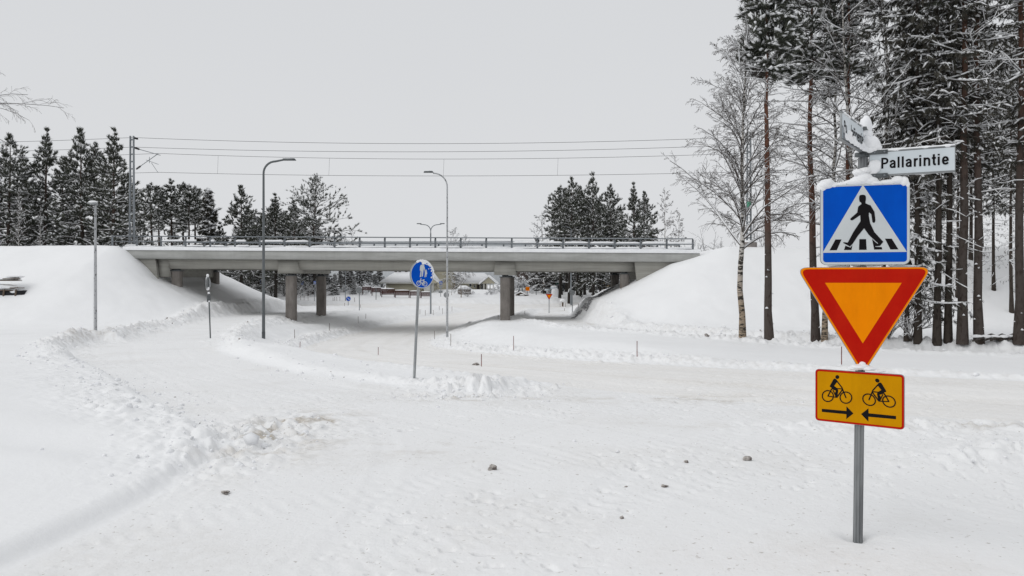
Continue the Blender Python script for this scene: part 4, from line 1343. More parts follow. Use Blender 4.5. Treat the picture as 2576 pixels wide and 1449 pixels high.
# ------------------------------------------------------------------ round sign on the island
def round_sign():
    x, y, z = hit(1042.5, 951)
    root = empty('shared_path_sign', (x, y, z), 0, 'leaning grey post with a round blue sign of an adult, a child and a bicycle', 'road sign')
    def P(px, row): return ((px - CX) / FPX * y - x, 0, zrow(row, y) - z)
    a = P(1042, 951); b = P(1055, 672)
    mb = MB(); mb.tube([(a[0] - .02, 0, a[2] - .4), b], .030 * y / 16, 12); mb.build('pole', M['alu'], root, True)
    k = y / FPX
    R = 35.2 * k; th = math.radians(41)
    c = P(1058, 690.5)
    mb = MB(); mb.slab(disc_pts(0, 0, R, 48), -.06, -.03)
    o = mb.build('sign_disc', M['alu'], root, loc=c, rot=(0, math.radians(2.5), th))
    yy = -.062
    mb = MB(); mb.poly(disc_pts(0, 0, R * .985, 48), yy); mb.build('white_rim', M['sign_white'], o)
    mb = MB(); mb.poly(disc_pts(0, 0, R * .935, 48), yy - .002); mb.build('blue_field', M['sign_blue'], o)
    f = lambda X, Y: ((X - 740) / 405 * R, (690 - Y) / 535 * R)
    g = [yy - .004]
    def nx(): g[0] -= .0003; return g[0]
    def st(mb, a, b, wd): capsule(mb, f(*a), f(*b), wd * .0008 * R / .32, nx())
    mb = MB()
    mb.poly([f(*p) for p in ((680, 325), (790, 325), (795, 420), (770, 540), (755, 762), (715, 775), (713, 560), (703, 560), (695, 795), (650, 785), (672, 552), (645, 550), (645, 420), (660, 345))], nx())
    mb.poly([f(740 + 38 * math.cos(t), 275 + 45 * math.sin(t)) for t in np.linspace(0, 2 * PI, 16, endpoint=False)], nx())
    st(mb, (788, 400), (826, 565), 26)
    mb.build('adult_symbol', M['sign_white'], o)
    mb = MB()
    mb.poly([f(*p) for p in ((838, 556), (885, 556), (903, 660), (882, 664), (874, 778), (852, 778), (850, 695), (844, 695), (836, 790), (812, 788), (822, 660), (815, 600))], nx())
    mb.poly([f(860 + 24 * math.cos(t), 525 + 28 * math.sin(t)) for t in np.linspace(0, 2 * PI, 14, endpoint=False)], nx())
    mb.build('child_symbol', M['sign_white'], o)
    mb = MB()
    for cx, cy in ((620, 1030), (840, 1045)):
        mb.strip([f(cx + 66 * math.cos(t), cy - 84 * math.sin(t)) for t in np.linspace(0, 2 * PI, 30, endpoint=False)], .016 * R / .32, nx(), closed=True)
    for a, b in (((620, 1030), (688, 872)), ((665, 915), (790, 910)), ((790, 905), (738, 1062)), ((665, 915), (738, 1062)), ((738, 1062), (840, 1045)), ((790, 910), (840, 1045)), ((670, 862), (702, 856)), ((768, 890), (812, 888)), ((738, 1062), (742, 1105))):
        st(mb, a, b, 18)
    mb.build('bicycle_symbol', M['sign_white'], o)
    sn = MB()
    for t in np.linspace(-12, 118, 24):
        a = math.radians(t)
        rr = R * (1.0 if t > 20 else .98)
        blob(sn, (rr * math.cos(a) * .99, -.055, rr * math.sin(a) * .985), (.022, .022, .016 + .012 * max(math.sin(a), 0)), int(t) + 50, .3, 2, 1)
    rng = random.Random(3)
    for i in range(90):
        a = math.radians(rng.uniform(-15, 100)); rr = R * (1 - abs(rng.gauss(0, .10)))
        blob(sn, (rr * math.cos(a), -.066, rr * math.sin(a)), (rng.uniform(.008, .024), .006, rng.uniform(.006, .016)), i, .3, 2, 1)
    for i in range(16):
        blob(sn, (R * rng.uniform(-.1, .25), -.066, R * rng.uniform(.72, .92)), (rng.uniform(.01, .03), .006, rng.uniform(.01, .02)), i, .3, 2, 1)
    sn.build('stuck_snow', M['snow'], o, True)
round_sign()

# edge-on sign with snow at the left path
x, y, z = hit(530, 851)
rt = empty('road_sign', (x, y, z), 0, 'thin dark post with two signs seen edge-on and capped with snow', 'road sign')
k = y / FPX
P = lambda px, row: ((px - 530) * k, 0, zrow(row, y) - z)
mb = MB(); a = P(530, 851); mb.tube([(a[0], 0, -.4), P(524, 700)], .032, 10); mb.build('pole', M['galv_dark'], rt, True)
c = P(523.5, 713); mb = MB(); mb.tube([(c[0] - .012, .0, c[2]), (c[0] + .012, 0, c[2])], .30, 28); o = mb.build('sign_disc', M['alu'], rt)
c = P(525.5, 751); mb = MB(); mb.box(c[0] - .012, c[0] + .012, -.2, .2, c[2] - .16, c[2] + .16); mb.build('sign_plate', M['galv_dark'], rt)
sn = MB()
for px, row, rx, rz in ((523, 693, 3.6, 4.5), (521, 703, 2.4, 10), (524, 726, 3.4, 5), (526, 737, 3.5, 3), (526.5, 758, 3, 2.5), (521, 717, 2.2, 14)):
    c = P(px, row); blob(sn, (c[0], -.03, c[2]), (rx * k * .85, .10, rz * k * .9), int(row), .2, 2, 2)
sn.build('snow_cap', M['snow'], rt, True)

# ------------------------------------------------------------------ signs in the distance
def far_sign(kind, px, row_c, size_px, base_row, label, th=0.0, group=None, dist=None):
    if dist: y = dist; x = xcol(px, y); z = H(x, y)
    else: x, y, z = hit(px, base_row)
    k = y / FPX
    zc = zrow(row_c, y) - z
    r = size_px * k / 2
    rt = empty('road_sign', (x, y, z), 0, label, 'road sign', group)
    mb = MB(); mb.tube([(0, 0, -.3), (0, 0, zc + r * .8)], .04, 8); mb.build('pole', M['galv'], rt, True)
    rot = (0, 0, th)
    if kind in ('round_back', 'round_blue', 'keep'):
        mb = MB(); mb.slab(disc_pts(0, 0, r, 24), -.07, -.045); o = mb.build('sign_disc', M['alu'], rt, loc=(0, 0, zc), rot=rot)
        if kind != 'round_back':
            mb = MB(); mb.poly(disc_pts(0, 0, r * .97, 24), -.074); mb.build('white_rim', M['sign_white'], o)
            mb = MB(); mb.poly(disc_pts(0, 0, r * .88, 24), -.080); mb.build('blue_field', M['sign_blue'], o)
            mb = MB()
            if kind == 'keep':
                capsule(mb, (-r * .4, r * .4), (r * .35, -r * .35), r * .22, -.086)
                mb.poly([(r * .5, -r * .5), (r * .45, .0), (r * .0, -r * .45)], -.090)
            else:
                capsule(mb, (-r * .15, r * .5), (-r * .15, -r * .05), r * .28, -.086)
                capsule(mb, (r * .25, r * .2), (r * .25, -r * .1), r * .2, -.088)
                ring(mb, -r * .28, -r * .45, r * .2, r * .2, r * .08, -.086, 16); ring(mb, r * .28, -r * .45, r * .2, r * .2, r * .08, -.088, 16)
            mb.build('symbol', M['sign_white'], o)
    elif kind == 'crossing':
        mb = MB(); mb.slab(rrect(-r, r, -r, r, r * .15), -.07, -.045); o = mb.build('sign_panel', M['alu'], rt, loc=(0, 0, zc), rot=rot)
        mb = MB(); mb.poly(rrect(-r * .97, r * .97, -r * .97, r * .97, r * .1), -.074); mb.build('white_rim', M['sign_white'], o)
        mb = MB(); mb.poly(rrect(-r * .88, r * .88, -r * .88, r * .88, r * .05), -.080); mb.build('blue_field', M['sign_blue'], o)
        mb = MB(); mb.poly([(-r * .85, -r * .6), (r * .85, -r * .6), (0, r * .85)], -.086); mb.build('white_triangle', M['sign_white'], o)
        mb = MB(); capsule(mb, (0, r * .35), (0, -r * .05), r * .22, -.092); capsule(mb, (0, -r * .05), (-r * .25, -r * .5), r * .14, -.094); capsule(mb, (0, -r * .05), (r * .25, -r * .5), r * .14, -.096)
        mb.build('walking_figure', M['sign_black'], o)
    elif kind == 'yield':
        s = r * 2; hh = s * .866
        tri = [(-s / 2, hh / 2), (0, -hh / 2), (s / 2, hh / 2)]
        mb = MB(); mb.slab(rpoly(tri, s * .05), -.07, -.045); o = mb.build('sign_panel', M['alu'], rt, loc=(0, 0, zc), rot=rot)
        mb = MB(); mb.poly(rpoly([(q[0] * .97, q[1] * .97) for q in tri], s * .05), -.076); mb.build('red_border', M['sign_red'], o)
        mb = MB(); mb.poly([(q[0] * .56, q[1] * .56 + hh * .035) for q in tri], -.084); mb.build('orange_field', M['sign_orange'], o)
    elif kind == 'orange':
        mb = MB(); mb.slab(rrect(-r, r, -r, r, r * .1), -.07, -.045); o = mb.build('sign_panel', M['alu'], rt, loc=(0, 0, zc), rot=rot)
        mb = MB(); mb.poly(rrect(-r * .98, r * .98, -r * .98, r * .98, r * .1), -.076); mb.build('orange_field', M['sign_orange'], o)
        mb = MB(); ring(mb, 0, 0, r * .55, r * .55, r * .16, -.084, 20); mb.build('red_ring', M['sign_red'], o)
        mb = MB(); capsule(mb, (-r * .2, -r * .15), (r * .2, r * .15), r * .12, -.090); mb.build('symbol', M['sign_black'], o)
    return rt
far_sign('crossing', 659, 709, 10.5, 747, 'small far crossing sign between the left lamp pole and the embankment', .35, dist=108)
far_sign('round_blue', 761.5, 712.5, 9.5, 744, 'small far round blue path sign seen between the two left columns', .4, dist=110)
far_sign('crossing', 791, 711, 8, 756, 'tiny far blue sign beside the second left column', 1.0, dist=104)
far_sign('round_back', 904, 730.5, 15.5, 779, 'grey back of a round sign right of the left pier')
o = far_sign('keep', 876, 751.5, 12.5, 760, 'small round blue sign with a white arrow low above the snow', .5, dist=96)
far_sign('yield', 1381.3, 747, 17.5, 788, 'far orange and red give way triangle behind the right span')
far_sign('round_back', 1439.8, 736.5, 13.8, 786, 'grey back of a round sign before the far right lamp post')
far_sign('orange', 1327.3, 726.5, 9.8, 760, 'small square orange sign with a ring behind the right pier', dist=112)
o = far_sign('crossing', 1108.5, 711.5, 9, 757, 'far pole with a crossing sign and two plates beside the bare garden tree', .5, dist=110)
mb = MB(); mb.slab([(-.4, 1.65), (0, 1.0), (.4, 1.65)][::-1], -.08, -.05); mb.build('sign_back', M['alu'], o)
mb = MB(); mb.box(-.3, .3, -.08, -.05, .55, .9); mb.build('sign_plate', M['alu'], o)
far_sign('round_back', 1123, 742, 14, 757, 'grey round sign back half hidden by the middle street lamp', dist=106)
x, y, z = hit(1386, 772)
y = 110; x = xcol(1384, y); z = H(x, y)
rt = empty('street_sign_post', (x, y, z), 0, 'far post with two snowy street name plates above the give way triangle', 'street sign')
zt = zrow(722, y) - z
mb = MB(); mb.tube([(0, 0, -.3), (0, 0, zt)], .05, 8); mb.build('pole', M['galv'], rt)
mb = MB(); mb.box(.05, 1.1, -.03, .03, zt - .25, zt - .02); mb.box(-.8, -.05, -.03, .03, zt - .55, zt - .3); mb.build('name_plate', M['plate_white'], rt)
mb = MB(); blob(mb, (.55, 0, zt + .08), (.5, .15, .14), 2, .2, 2, 2); blob(mb, (.7, 0, zt - .9), (.55, .25, .8), 5, .3, 2, 3); mb.build('snow_cap', M['snow'], rt, True)
x, y, z = xcol(946, 106), 106, 0; z = H(x, y)
rt = empty('road_sign', (x, y, z), 0, 'thin far post standing before the red board fence', 'road sign')
mb = MB(); mb.tube([(0, 0, -.3), (0, 0, zrow(724, y) - z)], .05, 8); mb.build('pole', M['galv_dark'], rt)
mb = MB(); mb.box(-.02, .02, -.3, .3, zrow(733, y) - z, zrow(724, y) - z); mb.build('sign_plate', M['galv_dark'], rt)

# ------------------------------------------------------------------ snow stakes
def stake(px, row_top, row_base, label, red=False, group=None, lean=0.0):
    x, y, z = hit(px, row_base)
    h = (row_base - row_top) / FPX * y
    wd = .015 + y * .0003
    mb = MB(); mb.tube([(0, 0, -.25), (0, 0, 0), (lean * h, 0, h)], wd * .55, 6)
    o = mb.build('snow_stake', M['stake_red'] if red else M['stake_grey'], loc=(x, y, z))
    return tag(o, label, 'snow stake', group)
G1 = 'snow stakes along the road'
for s in ((1211, 891, 922, 'red snow stake beside a dark snow lump at the edge of the island', True),
          (951.5, 873, 893, 'short red-brown snow stake on the near edge of the curving road', True),
          (754.6, 860, 875, 'brown snow stake leaning out of the bank at the inner bend of the road', True),
          (741, 829, 847, 'grey snow stake below the left pier, nearest to the tall lamp', False),
          (828.7, 814, 832, 'grey snow stake on the dirty bank right of the second left column', False),
          (901, 796, 813, 'grey snow stake on the road bank, left of a close pair', False),
          (920, 789.5, 802.5, 'slightly leaning grey snow stake furthest along the left road bank', False),
          (1093, 834, 854, 'grey snow stake left of the foot of the middle lamp', False),
          (1134, 842.5, 869.5, 'grey snow stake right of the foot of the middle lamp', False),
          (1292, 849, 881.5, 'red-brown snow stake on the white verge below the right pier', True),
          (1602.6, 859, 897, 'red snow stake alone on the verge before the right embankment', True),
          (2117, 872, 917, 'red snow stake just left of the tip of the give way triangle', True),
          (1562.5, 714, 729, 'pale short stick on the right slope by the abutment columns', False)):
    stake(s[0], s[1], s[2], s[3], s[4], G1, 0.03 if 'lean' in s[3] else 0)
for px, a, b in ((755.9, 747, 757), (765, 746, 756), (775, 746, 757), (837.7, 749, 757.5), (841.5, 748, 757.5), (847, 749, 757.5), (854.8, 749, 758), (867, 763, 770), (892, 751, 761), (907, 767, 774),
                 (1056.5, 778, 790.6), (1070, 780, 794), (1090, 780, 792), (1105, 770, 780), (1113, 777, 790), (1137, 771, 783), (1253.5, 792, 803), (1320, 782, 790), (1420, 776, 782.5), (1409, 763, 772.5), (1422.7, 763, 772.5), (1455, 764, 773)):
    lab = ('one of three thin stakes seen between the two left columns' if px < 800 else 'one of four close-set thin stakes right of the left pier' if px < 860 else
           'thin stake near the grey sign back right of the left pier' if px < 1000 else 'one of three thin stakes right of the round sign post' if px < 1100 else
           'thin far stake beside the middle street lamp' if px < 1200 else 'thin far stake just left of the right pier' if px < 1300 else 'thin far stake seen through the right span')
    stake(px, a, b, lab, False, 'far snow stakes beyond the bridge')

# ------------------------------------------------------------------ dirty snow clods on the packed snow
def clod(px, row, wpx, hpx, label, seed, pieces=3, mt='dirty_snow', name='snow_clod'):
    x, y, z = hit(px, row)
    k = y / FPX
    rng = random.Random(seed)
    mb = MB()
    for i in range(pieces):
        r = wpx * k * .5 * (1 if i == 0 else rng.uniform(.3, .6))
        ox = 0 if i == 0 else rng.uniform(-1.0, 1.0) * wpx * k * .5
        oy = 0 if i == 0 else rng.uniform(-.5, .5) * wpx * k
        blob(mb, (ox, oy, r * .3), (r, r * rng.uniform(.7, 1), hpx * k * (.7 if i == 0 else .4)), seed + i, .5, 1.7, 2, rotz=rng.uniform(0, 3))
    o = mb.build(name, M[mt], loc=(x, y, z))
    tag(o, label, 'snow lump', 'dirty lumps of snow on the packed snow')
clod(1241, 1183, 20, 14, 'brownish frozen lump of snow alone in the middle foreground', 1)
clod(1727, 1165, 12, 6, 'small grey lump left of the pair by the sign post', 2, 1)
clod(1880, 1158, 26, 6, 'flat dark double lump nearest to the sign post on its left', 3, 4)
clod(1575, 1229, 9, 5, 'tiny grey lump left of another tiny one in the right foreground', 4, 1)
clod(1671, 1227, 16, 5, 'tiny crumbled grey lump below the flat double lump', 5, 4)
clod(1565, 1305, 12, 6, 'lowest small grey lump in the right foreground', 6, 3)
clod(1198, 919, 16, 7, 'dark lump of snow at the foot of the red snow stake', 7, 2)
clod(566, 1242, 24, 4, 'crumbled dark bits at the foot of the smooth snowfield edge', 8, 5)
clod(1777, 847, 12, 7, 'black lump in the bank at the foot of the right embankment', 9, 2)

# loose snow chunks thrown up along the ploughed edges
def chunks():
    rng = np.random.default_rng(5)
    V0, F0 = ICO1
    base = V0 * np.array([1, 1, .75])
    N = 90000
    px = rng.uniform(-200, 2800, N)
    yy = np.exp(rng.uniform(math.log(6.0), math.log(60), N))
    xx = (px - CX) / FPX * yy
    h, e = terrain(xx, yy, True)
    p = np.clip(e['bank'] * 3.2, 0, 1) * (1 - e['soft'])
    p += .02 * (e['d_yard'] < .1) * (yy < 22) * (fbm(xx * .7, yy * .7, 53, 2) > .05)
    g = lambda cx, cy, rx, ry: np.exp(-(((xx - cx) / rx) ** 2 + ((yy - cy) / ry) ** 2))
    p += .5 * np.exp(-((e['d_all'] - .2) / .7) ** 2) * g(-7, 14, 6, 7) * (xx < -3) + .8 * g(-2.9, 8.7, .5, 1.3) + 1.6 * g(-.7, 12.5, 1.2, .45) + .5 * g(6, 7.6, 2, .4) + .35 * g(4, 12.2, 2, .5)
    keep = rng.random(N) < p * .30
    xx, yy, h, d_all = xx[keep], yy[keep], h[keep], e['d_all'][keep]
    n = len(xx)
    s = np.exp(rng.normal(math.log(.016), .5, n)) * np.clip(.8 + yy / 22, .9, 3.0)
    s = np.minimum(s, .10) * np.where(e['d_all'][keep] < -.4, .6, 1)
    a = rng.uniform(0, 2 * PI, n)
    jit = 1 + rng.uniform(-.35, .35, (n, len(base)))
    W = base[None] * jit[..., None] * s[:, None, None]
    W[..., 2] *= rng.uniform(.6, 1, n)[:, None]
    ca_, sa_ = np.cos(a)[:, None], np.sin(a)[:, None]
    Wx = W[..., 0] * ca_ - W[..., 1] * sa_ * .7; Wy = W[..., 0] * sa_ + W[..., 1] * ca_ * .7
    V = np.stack([Wx + xx[:, None], Wy + yy[:, None], W[..., 2] + h[:, None] + s[:, None] * .15], -1).reshape(-1, 3)
    F = (F0[None] + (np.arange(n) * len(base))[:, None, None]).reshape(-1, 3)
    me = mk_mesh('snow_chunks', V, [F], [M['snow'], M['dirty_snow']], False, midx=np.repeat(((rng.random(n) < .035) & (s < .0022 * yy)).astype(int), len(F0)))
    o = link('snow_chunks', me)
    tag(o, 'loose crumbs and chunks of snow thrown up along the ploughed edges', None, kind='stuff')
    print('chunks', n)
chunks()

# ------------------------------------------------------------------ trees
def unit(v): return v / (np.linalg.norm(v, axis=-1, keepdims=True) + 1e-9)
def interp_poly(P, t):
    """P (M,K,3), t (M,) in 0..1"""
    K = P.shape[1]
    f = np.clip(t, 0, 1) * (K - 1)
    i = np.minimum(f.astype(int), K - 2)
    u = (f - i)[:, None]
    m = np.arange(len(P))
    a, b = P[m, i], P[m, i + 1]
    return a * (1 - u) + b * u, unit(b - a)
def grow(P, R, n, t0, t1, length, ang, grav, K, rng, rscale=.45, wob=.12, tjit=True, upbias=0.0, lenpow=1.0, flat=None):
    """n children per parent tube"""
    Mn = len(P)
    par = np.repeat(np.arange(Mn), n)
    t = t0 + (t1 - t0) * (np.tile(np.arange(n), Mn) + rng.random(Mn * n)) / n
    S, T = interp_poly(P[par], t)
    fr = np.clip(t, 0, 1) * (P.shape[1] - 1); i0 = np.minimum(fr.astype(int), P.shape[1] - 2)
    r0 = R[par, i0]
    rnd = rng.normal(size=(Mn * n, 3))
    if flat is not None:
        rnd[:, 2] *= flat
    perp = unit(rnd - (rnd * T).sum(1, keepdims=True) * T)
    a = ang * (1 + rng.normal(0, .2, Mn * n))[:, None]
    D = unit(np.cos(a) * T + np.sin(a) * perp + np.array([0, 0, upbias]))
    pl = np.linalg.norm(P[:, -1] - P[:, 0], axis=1)[par]
    Ln = length * pl * (1 - .65 * (t - t0) / max(t1 - t0, 1e-3)) ** lenpow * rng.uniform(.6, 1.2, Mn * n)
    C_ = np.zeros((Mn * n, K, 3)); C_[:, 0] = S
    d = D.copy()
    for k in range(1, K):
        d = unit(d + np.array([0, 0, -grav]) + rng.normal(0, wob, d.shape))
        C_[:, k] = C_[:, k - 1] + d * (Ln / (K - 1))[:, None]
    rr = np.maximum(r0 * rscale, .0035)
    RR = rr[:, None] * np.linspace(1, .35, K)[None]
    return C_, RR
def prim(trunk, z, L_, az, el, grav, K, r, rng, wob=.06, upturn=0.0):
    """branches straight from the trunk: arrays z,L,az,el"""
    n = len(z)
    S = np.stack([np.interp(z, trunk[:, 2], trunk[:, i]) for i in range(3)], 1)
    d = np.stack([np.cos(az) * np.cos(el), np.sin(az) * np.cos(el), np.sin(el)], 1)
    P = np.zeros((n, K, 3)); P[:, 0] = S
    for k in range(1, K):
        g_ = -grav + upturn * k / K
        d = unit(d + np.array([0, 0, 1.0]) * (np.asarray(g_) if np.ndim(g_) == 0 else g_[:, None]) + rng.normal(0, wob, d.shape))
        P[:, k] = P[:, k - 1] + d * (L_ / (K - 1))[:, None]
    R = r[:, None] * np.linspace(1, .3, K)[None]
    return P, R
def needles(Cn, D, S, blades, width, rng, spread=.75, hang=0.0):
    """tufts: thin triangles radiating from points"""
    n = len(Cn)
    par = np.repeat(np.arange(n), blades)
    d = unit(D[par] * 1.0 + rng.normal(0, spread, (n * blades, 3)) + np.array([0, 0, -hang]))
    s = S[par] * rng.uniform(.6, 1.15, n * blades)
    side = unit(np.cross(d, rng.normal(size=d.shape)))
    b = Cn[par] + rng.normal(0, .12, d.shape) * s[:, None]
    wv = (s * width)[:, None]
    V = np.stack([b - side * wv / 2 - d * s[:, None] * .3, b + side * wv / 2 + d * s[:, None] * .1, b + d * s[:, None]], 1).reshape(-1, 3)
    F = np.arange(len(V)).reshape(-1, 3)
    return V, F
_pyr_a = np.arange(5) / 5 * 2 * PI
def snowlumps(Cn, S, rng, zoff=.2, flat=.45, elong=None):
    n = len(Cn)
    a0 = rng.uniform(0, 2 * PI, n)
    ring_ = np.stack([np.cos(_pyr_a[None] + a0[:, None]), np.sin(_pyr_a[None] + a0[:, None])], -1) * rng.uniform(.65, 1.25, (n, 5, 1))
    V = np.zeros((n, 7, 3))
    if elong is not None:
        e = elong / (np.linalg.norm(elong, axis=1, keepdims=True) + 1e-9)
        ex = e[:, None, :2]
        q = np.stack([-ex[..., 1], ex[..., 0]], -1)
        al = ring_[..., :1] * ex * 1.45 + ring_[..., 1:] * q * .62
        V[:, :5, :2] = al * S[:, None, None]
        V[:, :5, 2] = ring_[..., 0] * 1.45 * e[:, 2:3] * S[:, None]
    else:
        V[:, :5, :2] = ring_ * S[:, None, None]
    V[:, :5, 2] += rng.uniform(-.12, .12, (n, 5)) * S[:, None]
    V[:, 5, 2] = flat * S; V[:, 6, 2] = -.18 * S
    V[:, 5, :2] = rng.uniform(-.2, .2, (n, 2)) * S[:, None]
    V += Cn[:, None] + np.array([0, 0, 1.0]) * (S * zoff)[:, None, None]
    i = np.arange(5); j = (i + 1) % 5
    f = np.concatenate([np.stack([i, j, np.full(5, 5)], 1), np.stack([j, i, np.full(5, 6)], 1)])
    F = (f[None] + (np.arange(n) * 7)[:, None, None]).reshape(-1, 3)
    return V.reshape(-1, 3), F
def snow_tubes(P, R, rng, keep, k_r=1.15, lift=.9, minr=.012, sides=4):
    """snow lying along the top of branches; steep branches hold none"""
    d = unit(P[:, -1] - P[:, 0])
    m = (rng.random(len(P)) < keep) & (np.abs(d[:, 2]) < .86)
    P, R = P[m], R[m]
    rr = np.maximum(R * k_r, minr) * rng.uniform(.8, 1.3, R.shape)
    Q = P.copy(); Q[..., 2] += rr * .35 + R * lift
    rr[:, -1] *= .4
    return tubes(Q, rr, sides)

def trunk_line(h, rng, lean=0.02, wob=.04, K=14, lx=None):
    z = np.linspace(0, h, K)
    x = np.cumsum(rng.normal(0, wob, K)); y = np.cumsum(rng.normal(0, wob, K))
    x -= x[0]; y -= y[0]
    l = lx if lx is not None else rng.uniform(-lean, lean)
    return np.stack([x + l * z, y, z], 1)

def tree_obj(parts, mats_):
    """parts: dict name -> MB ; returns prototypes list (name, mesh)"""
    out = []
    for nm, mb in parts.items():
        if not mb.v: continue
        V = np.concatenate(mb.v); F = []
        if mb.f3: F.append(np.concatenate(mb.f3))
        if mb.f4: F.append(np.concatenate(mb.f4))
        out.append((nm, mk_mesh(nm, V, F, mats_[nm], nm in ('trunk',))))
    return out

def pine(h, cs, cw, seed, nprim=70, nsec=6, tuft=.30, blades=7, width=.22, snow=.45, top_el=55, low_el=5, r0=None, lx=None, wob=.03,
         dead=0, profile='round', barkm='bark_pine_far', tufts_per=3, snow_s=.8, needle='needle', deadlen=.5, grav=.05, sides=8, sec_len=.42, spread=.65, twist=None, up=.5):
    rng = np.random.default_rng(seed)
    tr = trunk_line(h, rng, wob=wob, lx=lx)
    r0 = r0 or h * .012 + .03
    R = r0 * (1 - .93 * np.linspace(0, 1, len(tr)) ** 1.1); R[0] *= 1.25
    mb_t = MB(); V, F = tubes(tr[None], R[None], sides); V0 = V; mb_t.add(V, [F])
    u = np.sort(rng.random(nprim)) * .6 + np.linspace(0, 1, nprim) * .4
    u = np.clip(u + rng.normal(0, .01, nprim), 0, .97); u = u ** .9
    z = cs + u * (h - cs)
    if profile == 'round': prof = np.minimum(1, (1 - u) * 1.9 + .14) * (.72 + .28 * np.minimum(1, u * 5))
    elif profile == 'cone': prof = (1 - u) ** .85 * .95 + .06
    elif profile == 'column': prof = np.minimum(1, (1 - u) * 3 + .1)
    else: prof = np.minimum(1, (1 - u) * 1.7 + .07) * (.85 + .15 * np.sin(u * 9 + seed))
    Lp = cw * prof * rng.uniform(.5, 1.2, nprim)
    az = np.arange(nprim) * 2.399 + rng.normal(0, .35, nprim)
    el = np.radians(low_el + (top_el - low_el) * u ** 1.4 + rng.normal(0, 8, nprim))
    Rr = np.interp(z, tr[:, 2], R)
    P, PR = prim(tr, z, Lp, az, el, grav, 6, np.clip(Rr * .42, .012, .10), rng, wob=.09, upturn=.12)
    S_, SR = grow(P, PR, nsec, .28, 1.0, sec_len, .85, -.02, 4, rng, .5, .14, upbias=.10, lenpow=.6, flat=.55)
    V, F = tubes(P, PR, 4); mb_b = MB(); mb_b.add(V, [F])
    V, F = tubes(S_, SR, 3); mb_b.add(V, [F])
    # tufts
    tt = []; dd = []
    for k in range(tufts_per):
        p, d = interp_poly(S_, rng.uniform(.25, 1.0, len(S_)) if k else np.full(len(S_), 1.0))
        tt.append(p); dd.append(d)
    p, d = interp_poly(P, np.full(len(P), 1.0)); tt.append(p); dd.append(d)
    # leader shoots
    q = np.linspace(.93, 1, 3); p = np.stack([np.interp(q * h, tr[:, 2], tr[:, i]) for i in range(3)], 1); tt.append(p); dd.append(np.tile([0, 0, 1.0], (3, 1)))
    Cn = np.concatenate(tt); D = np.concatenate(dd)
    hfD = np.clip((Cn[:, 2:3] - cs) / (h - cs), 0, 1)
    D = unit(D + np.array([0, 0, 1.0]) * (.15 + up * hfD))
    kp = rng.random(len(Cn)) > np.clip((((Cn[:, 2] - cs) / (h - cs)) - .72) * 3.2, 0, .8)
    kp[-3:] = True
    Cn = Cn[kp]; D = D[kp]
    sz = tuft * rng.uniform(.65, 1.25, len(Cn)) * (1 - .3 * np.clip((Cn[:, 2] - cs) / (h - cs), 0, 1) ** 2)
    V, F = needles(Cn, D, sz, blades, width, rng, spread)
    mb_c = MB(); mb_c.add(V, [F])
    mb_s = MB()
    hf = (Cn[:, 2] - cs) / (h - cs)
    m = rng.random(len(Cn)) < snow * np.clip(1.25 - .55 * hf, .3, 1.3)
    V, F = snowlumps(Cn[m] + D[m] * sz[m, None] * .35, sz[m] * snow_s * rng.uniform(.35, .75, m.sum()), rng, .28, .5, elong=D[m])
    mb_s.add(V, [F])
    V, F = snow_tubes(P, PR, rng, .8, 1.0); mb_s.add(V, [F])
    V, F = snow_tubes(S_, SR, rng, .5, 1.1, minr=.016, sides=3); mb_s.add(V, [F])
    if dead:
        z = rng.uniform(h * .12, cs * 1.02, dead); 
        z = np.where(rng.random(dead) < .7, rng.uniform(cs * .55, cs * 1.05, dead), z)
        az = rng.uniform(0, 2 * PI, dead)
        Ld = cw * deadlen * rng.uniform(.25, 1.0, dead) * np.clip(z / cs, .2, 1)
        DP, DR = prim(tr, z, Ld, az, np.radians(rng.uniform(-5, 32, dead)), .02, 5, np.full(dead, .016), rng, wob=.10)
        D2, D2R = grow(DP, DR, 4, .4, 1, .35, .7, .02, 3, rng, .5)
        V, F = tubes(DP, DR, 4); mb_b.add(V, [F]); V, F = tubes(D2, D2R, 3); mb_b.add(V, [F])
        V, F = snow_tubes(DP, DR, rng, .85, 1.5, minr=.02); mb_s.add(V, [F])
        V, F = snow_tubes(D2, D2R, rng, .6, 1.5, minr=.014, sides=3); mb_s.add(V, [F])
        # pads of snow caught on the trunk
        n = 26
        zz = rng.uniform(.5, cs, n); aa = rng.uniform(0, 2 * PI, n)
        cc = np.stack([np.interp(zz, tr[:, 2], tr[:, 0]), np.interp(zz, tr[:, 2], tr[:, 1]), zz], 1)
        rr = np.interp(zz, tr[:, 2], R)
        cc[:, 0] += np.cos(aa) * rr; cc[:, 1] += np.sin(aa) * rr
        V, F = snowlumps(cc, rng.uniform(.03, .09, n), rng, 0, .9); mb_s.add(V, [F])
    return tree_obj(dict(trunk=mb_t, branches=mb_b, crown=mb_c, snow_load=mb_s),
                    dict(trunk=M[barkm], branches=M['twig_dark'], crown=M[needle], snow_load=M['snow']))

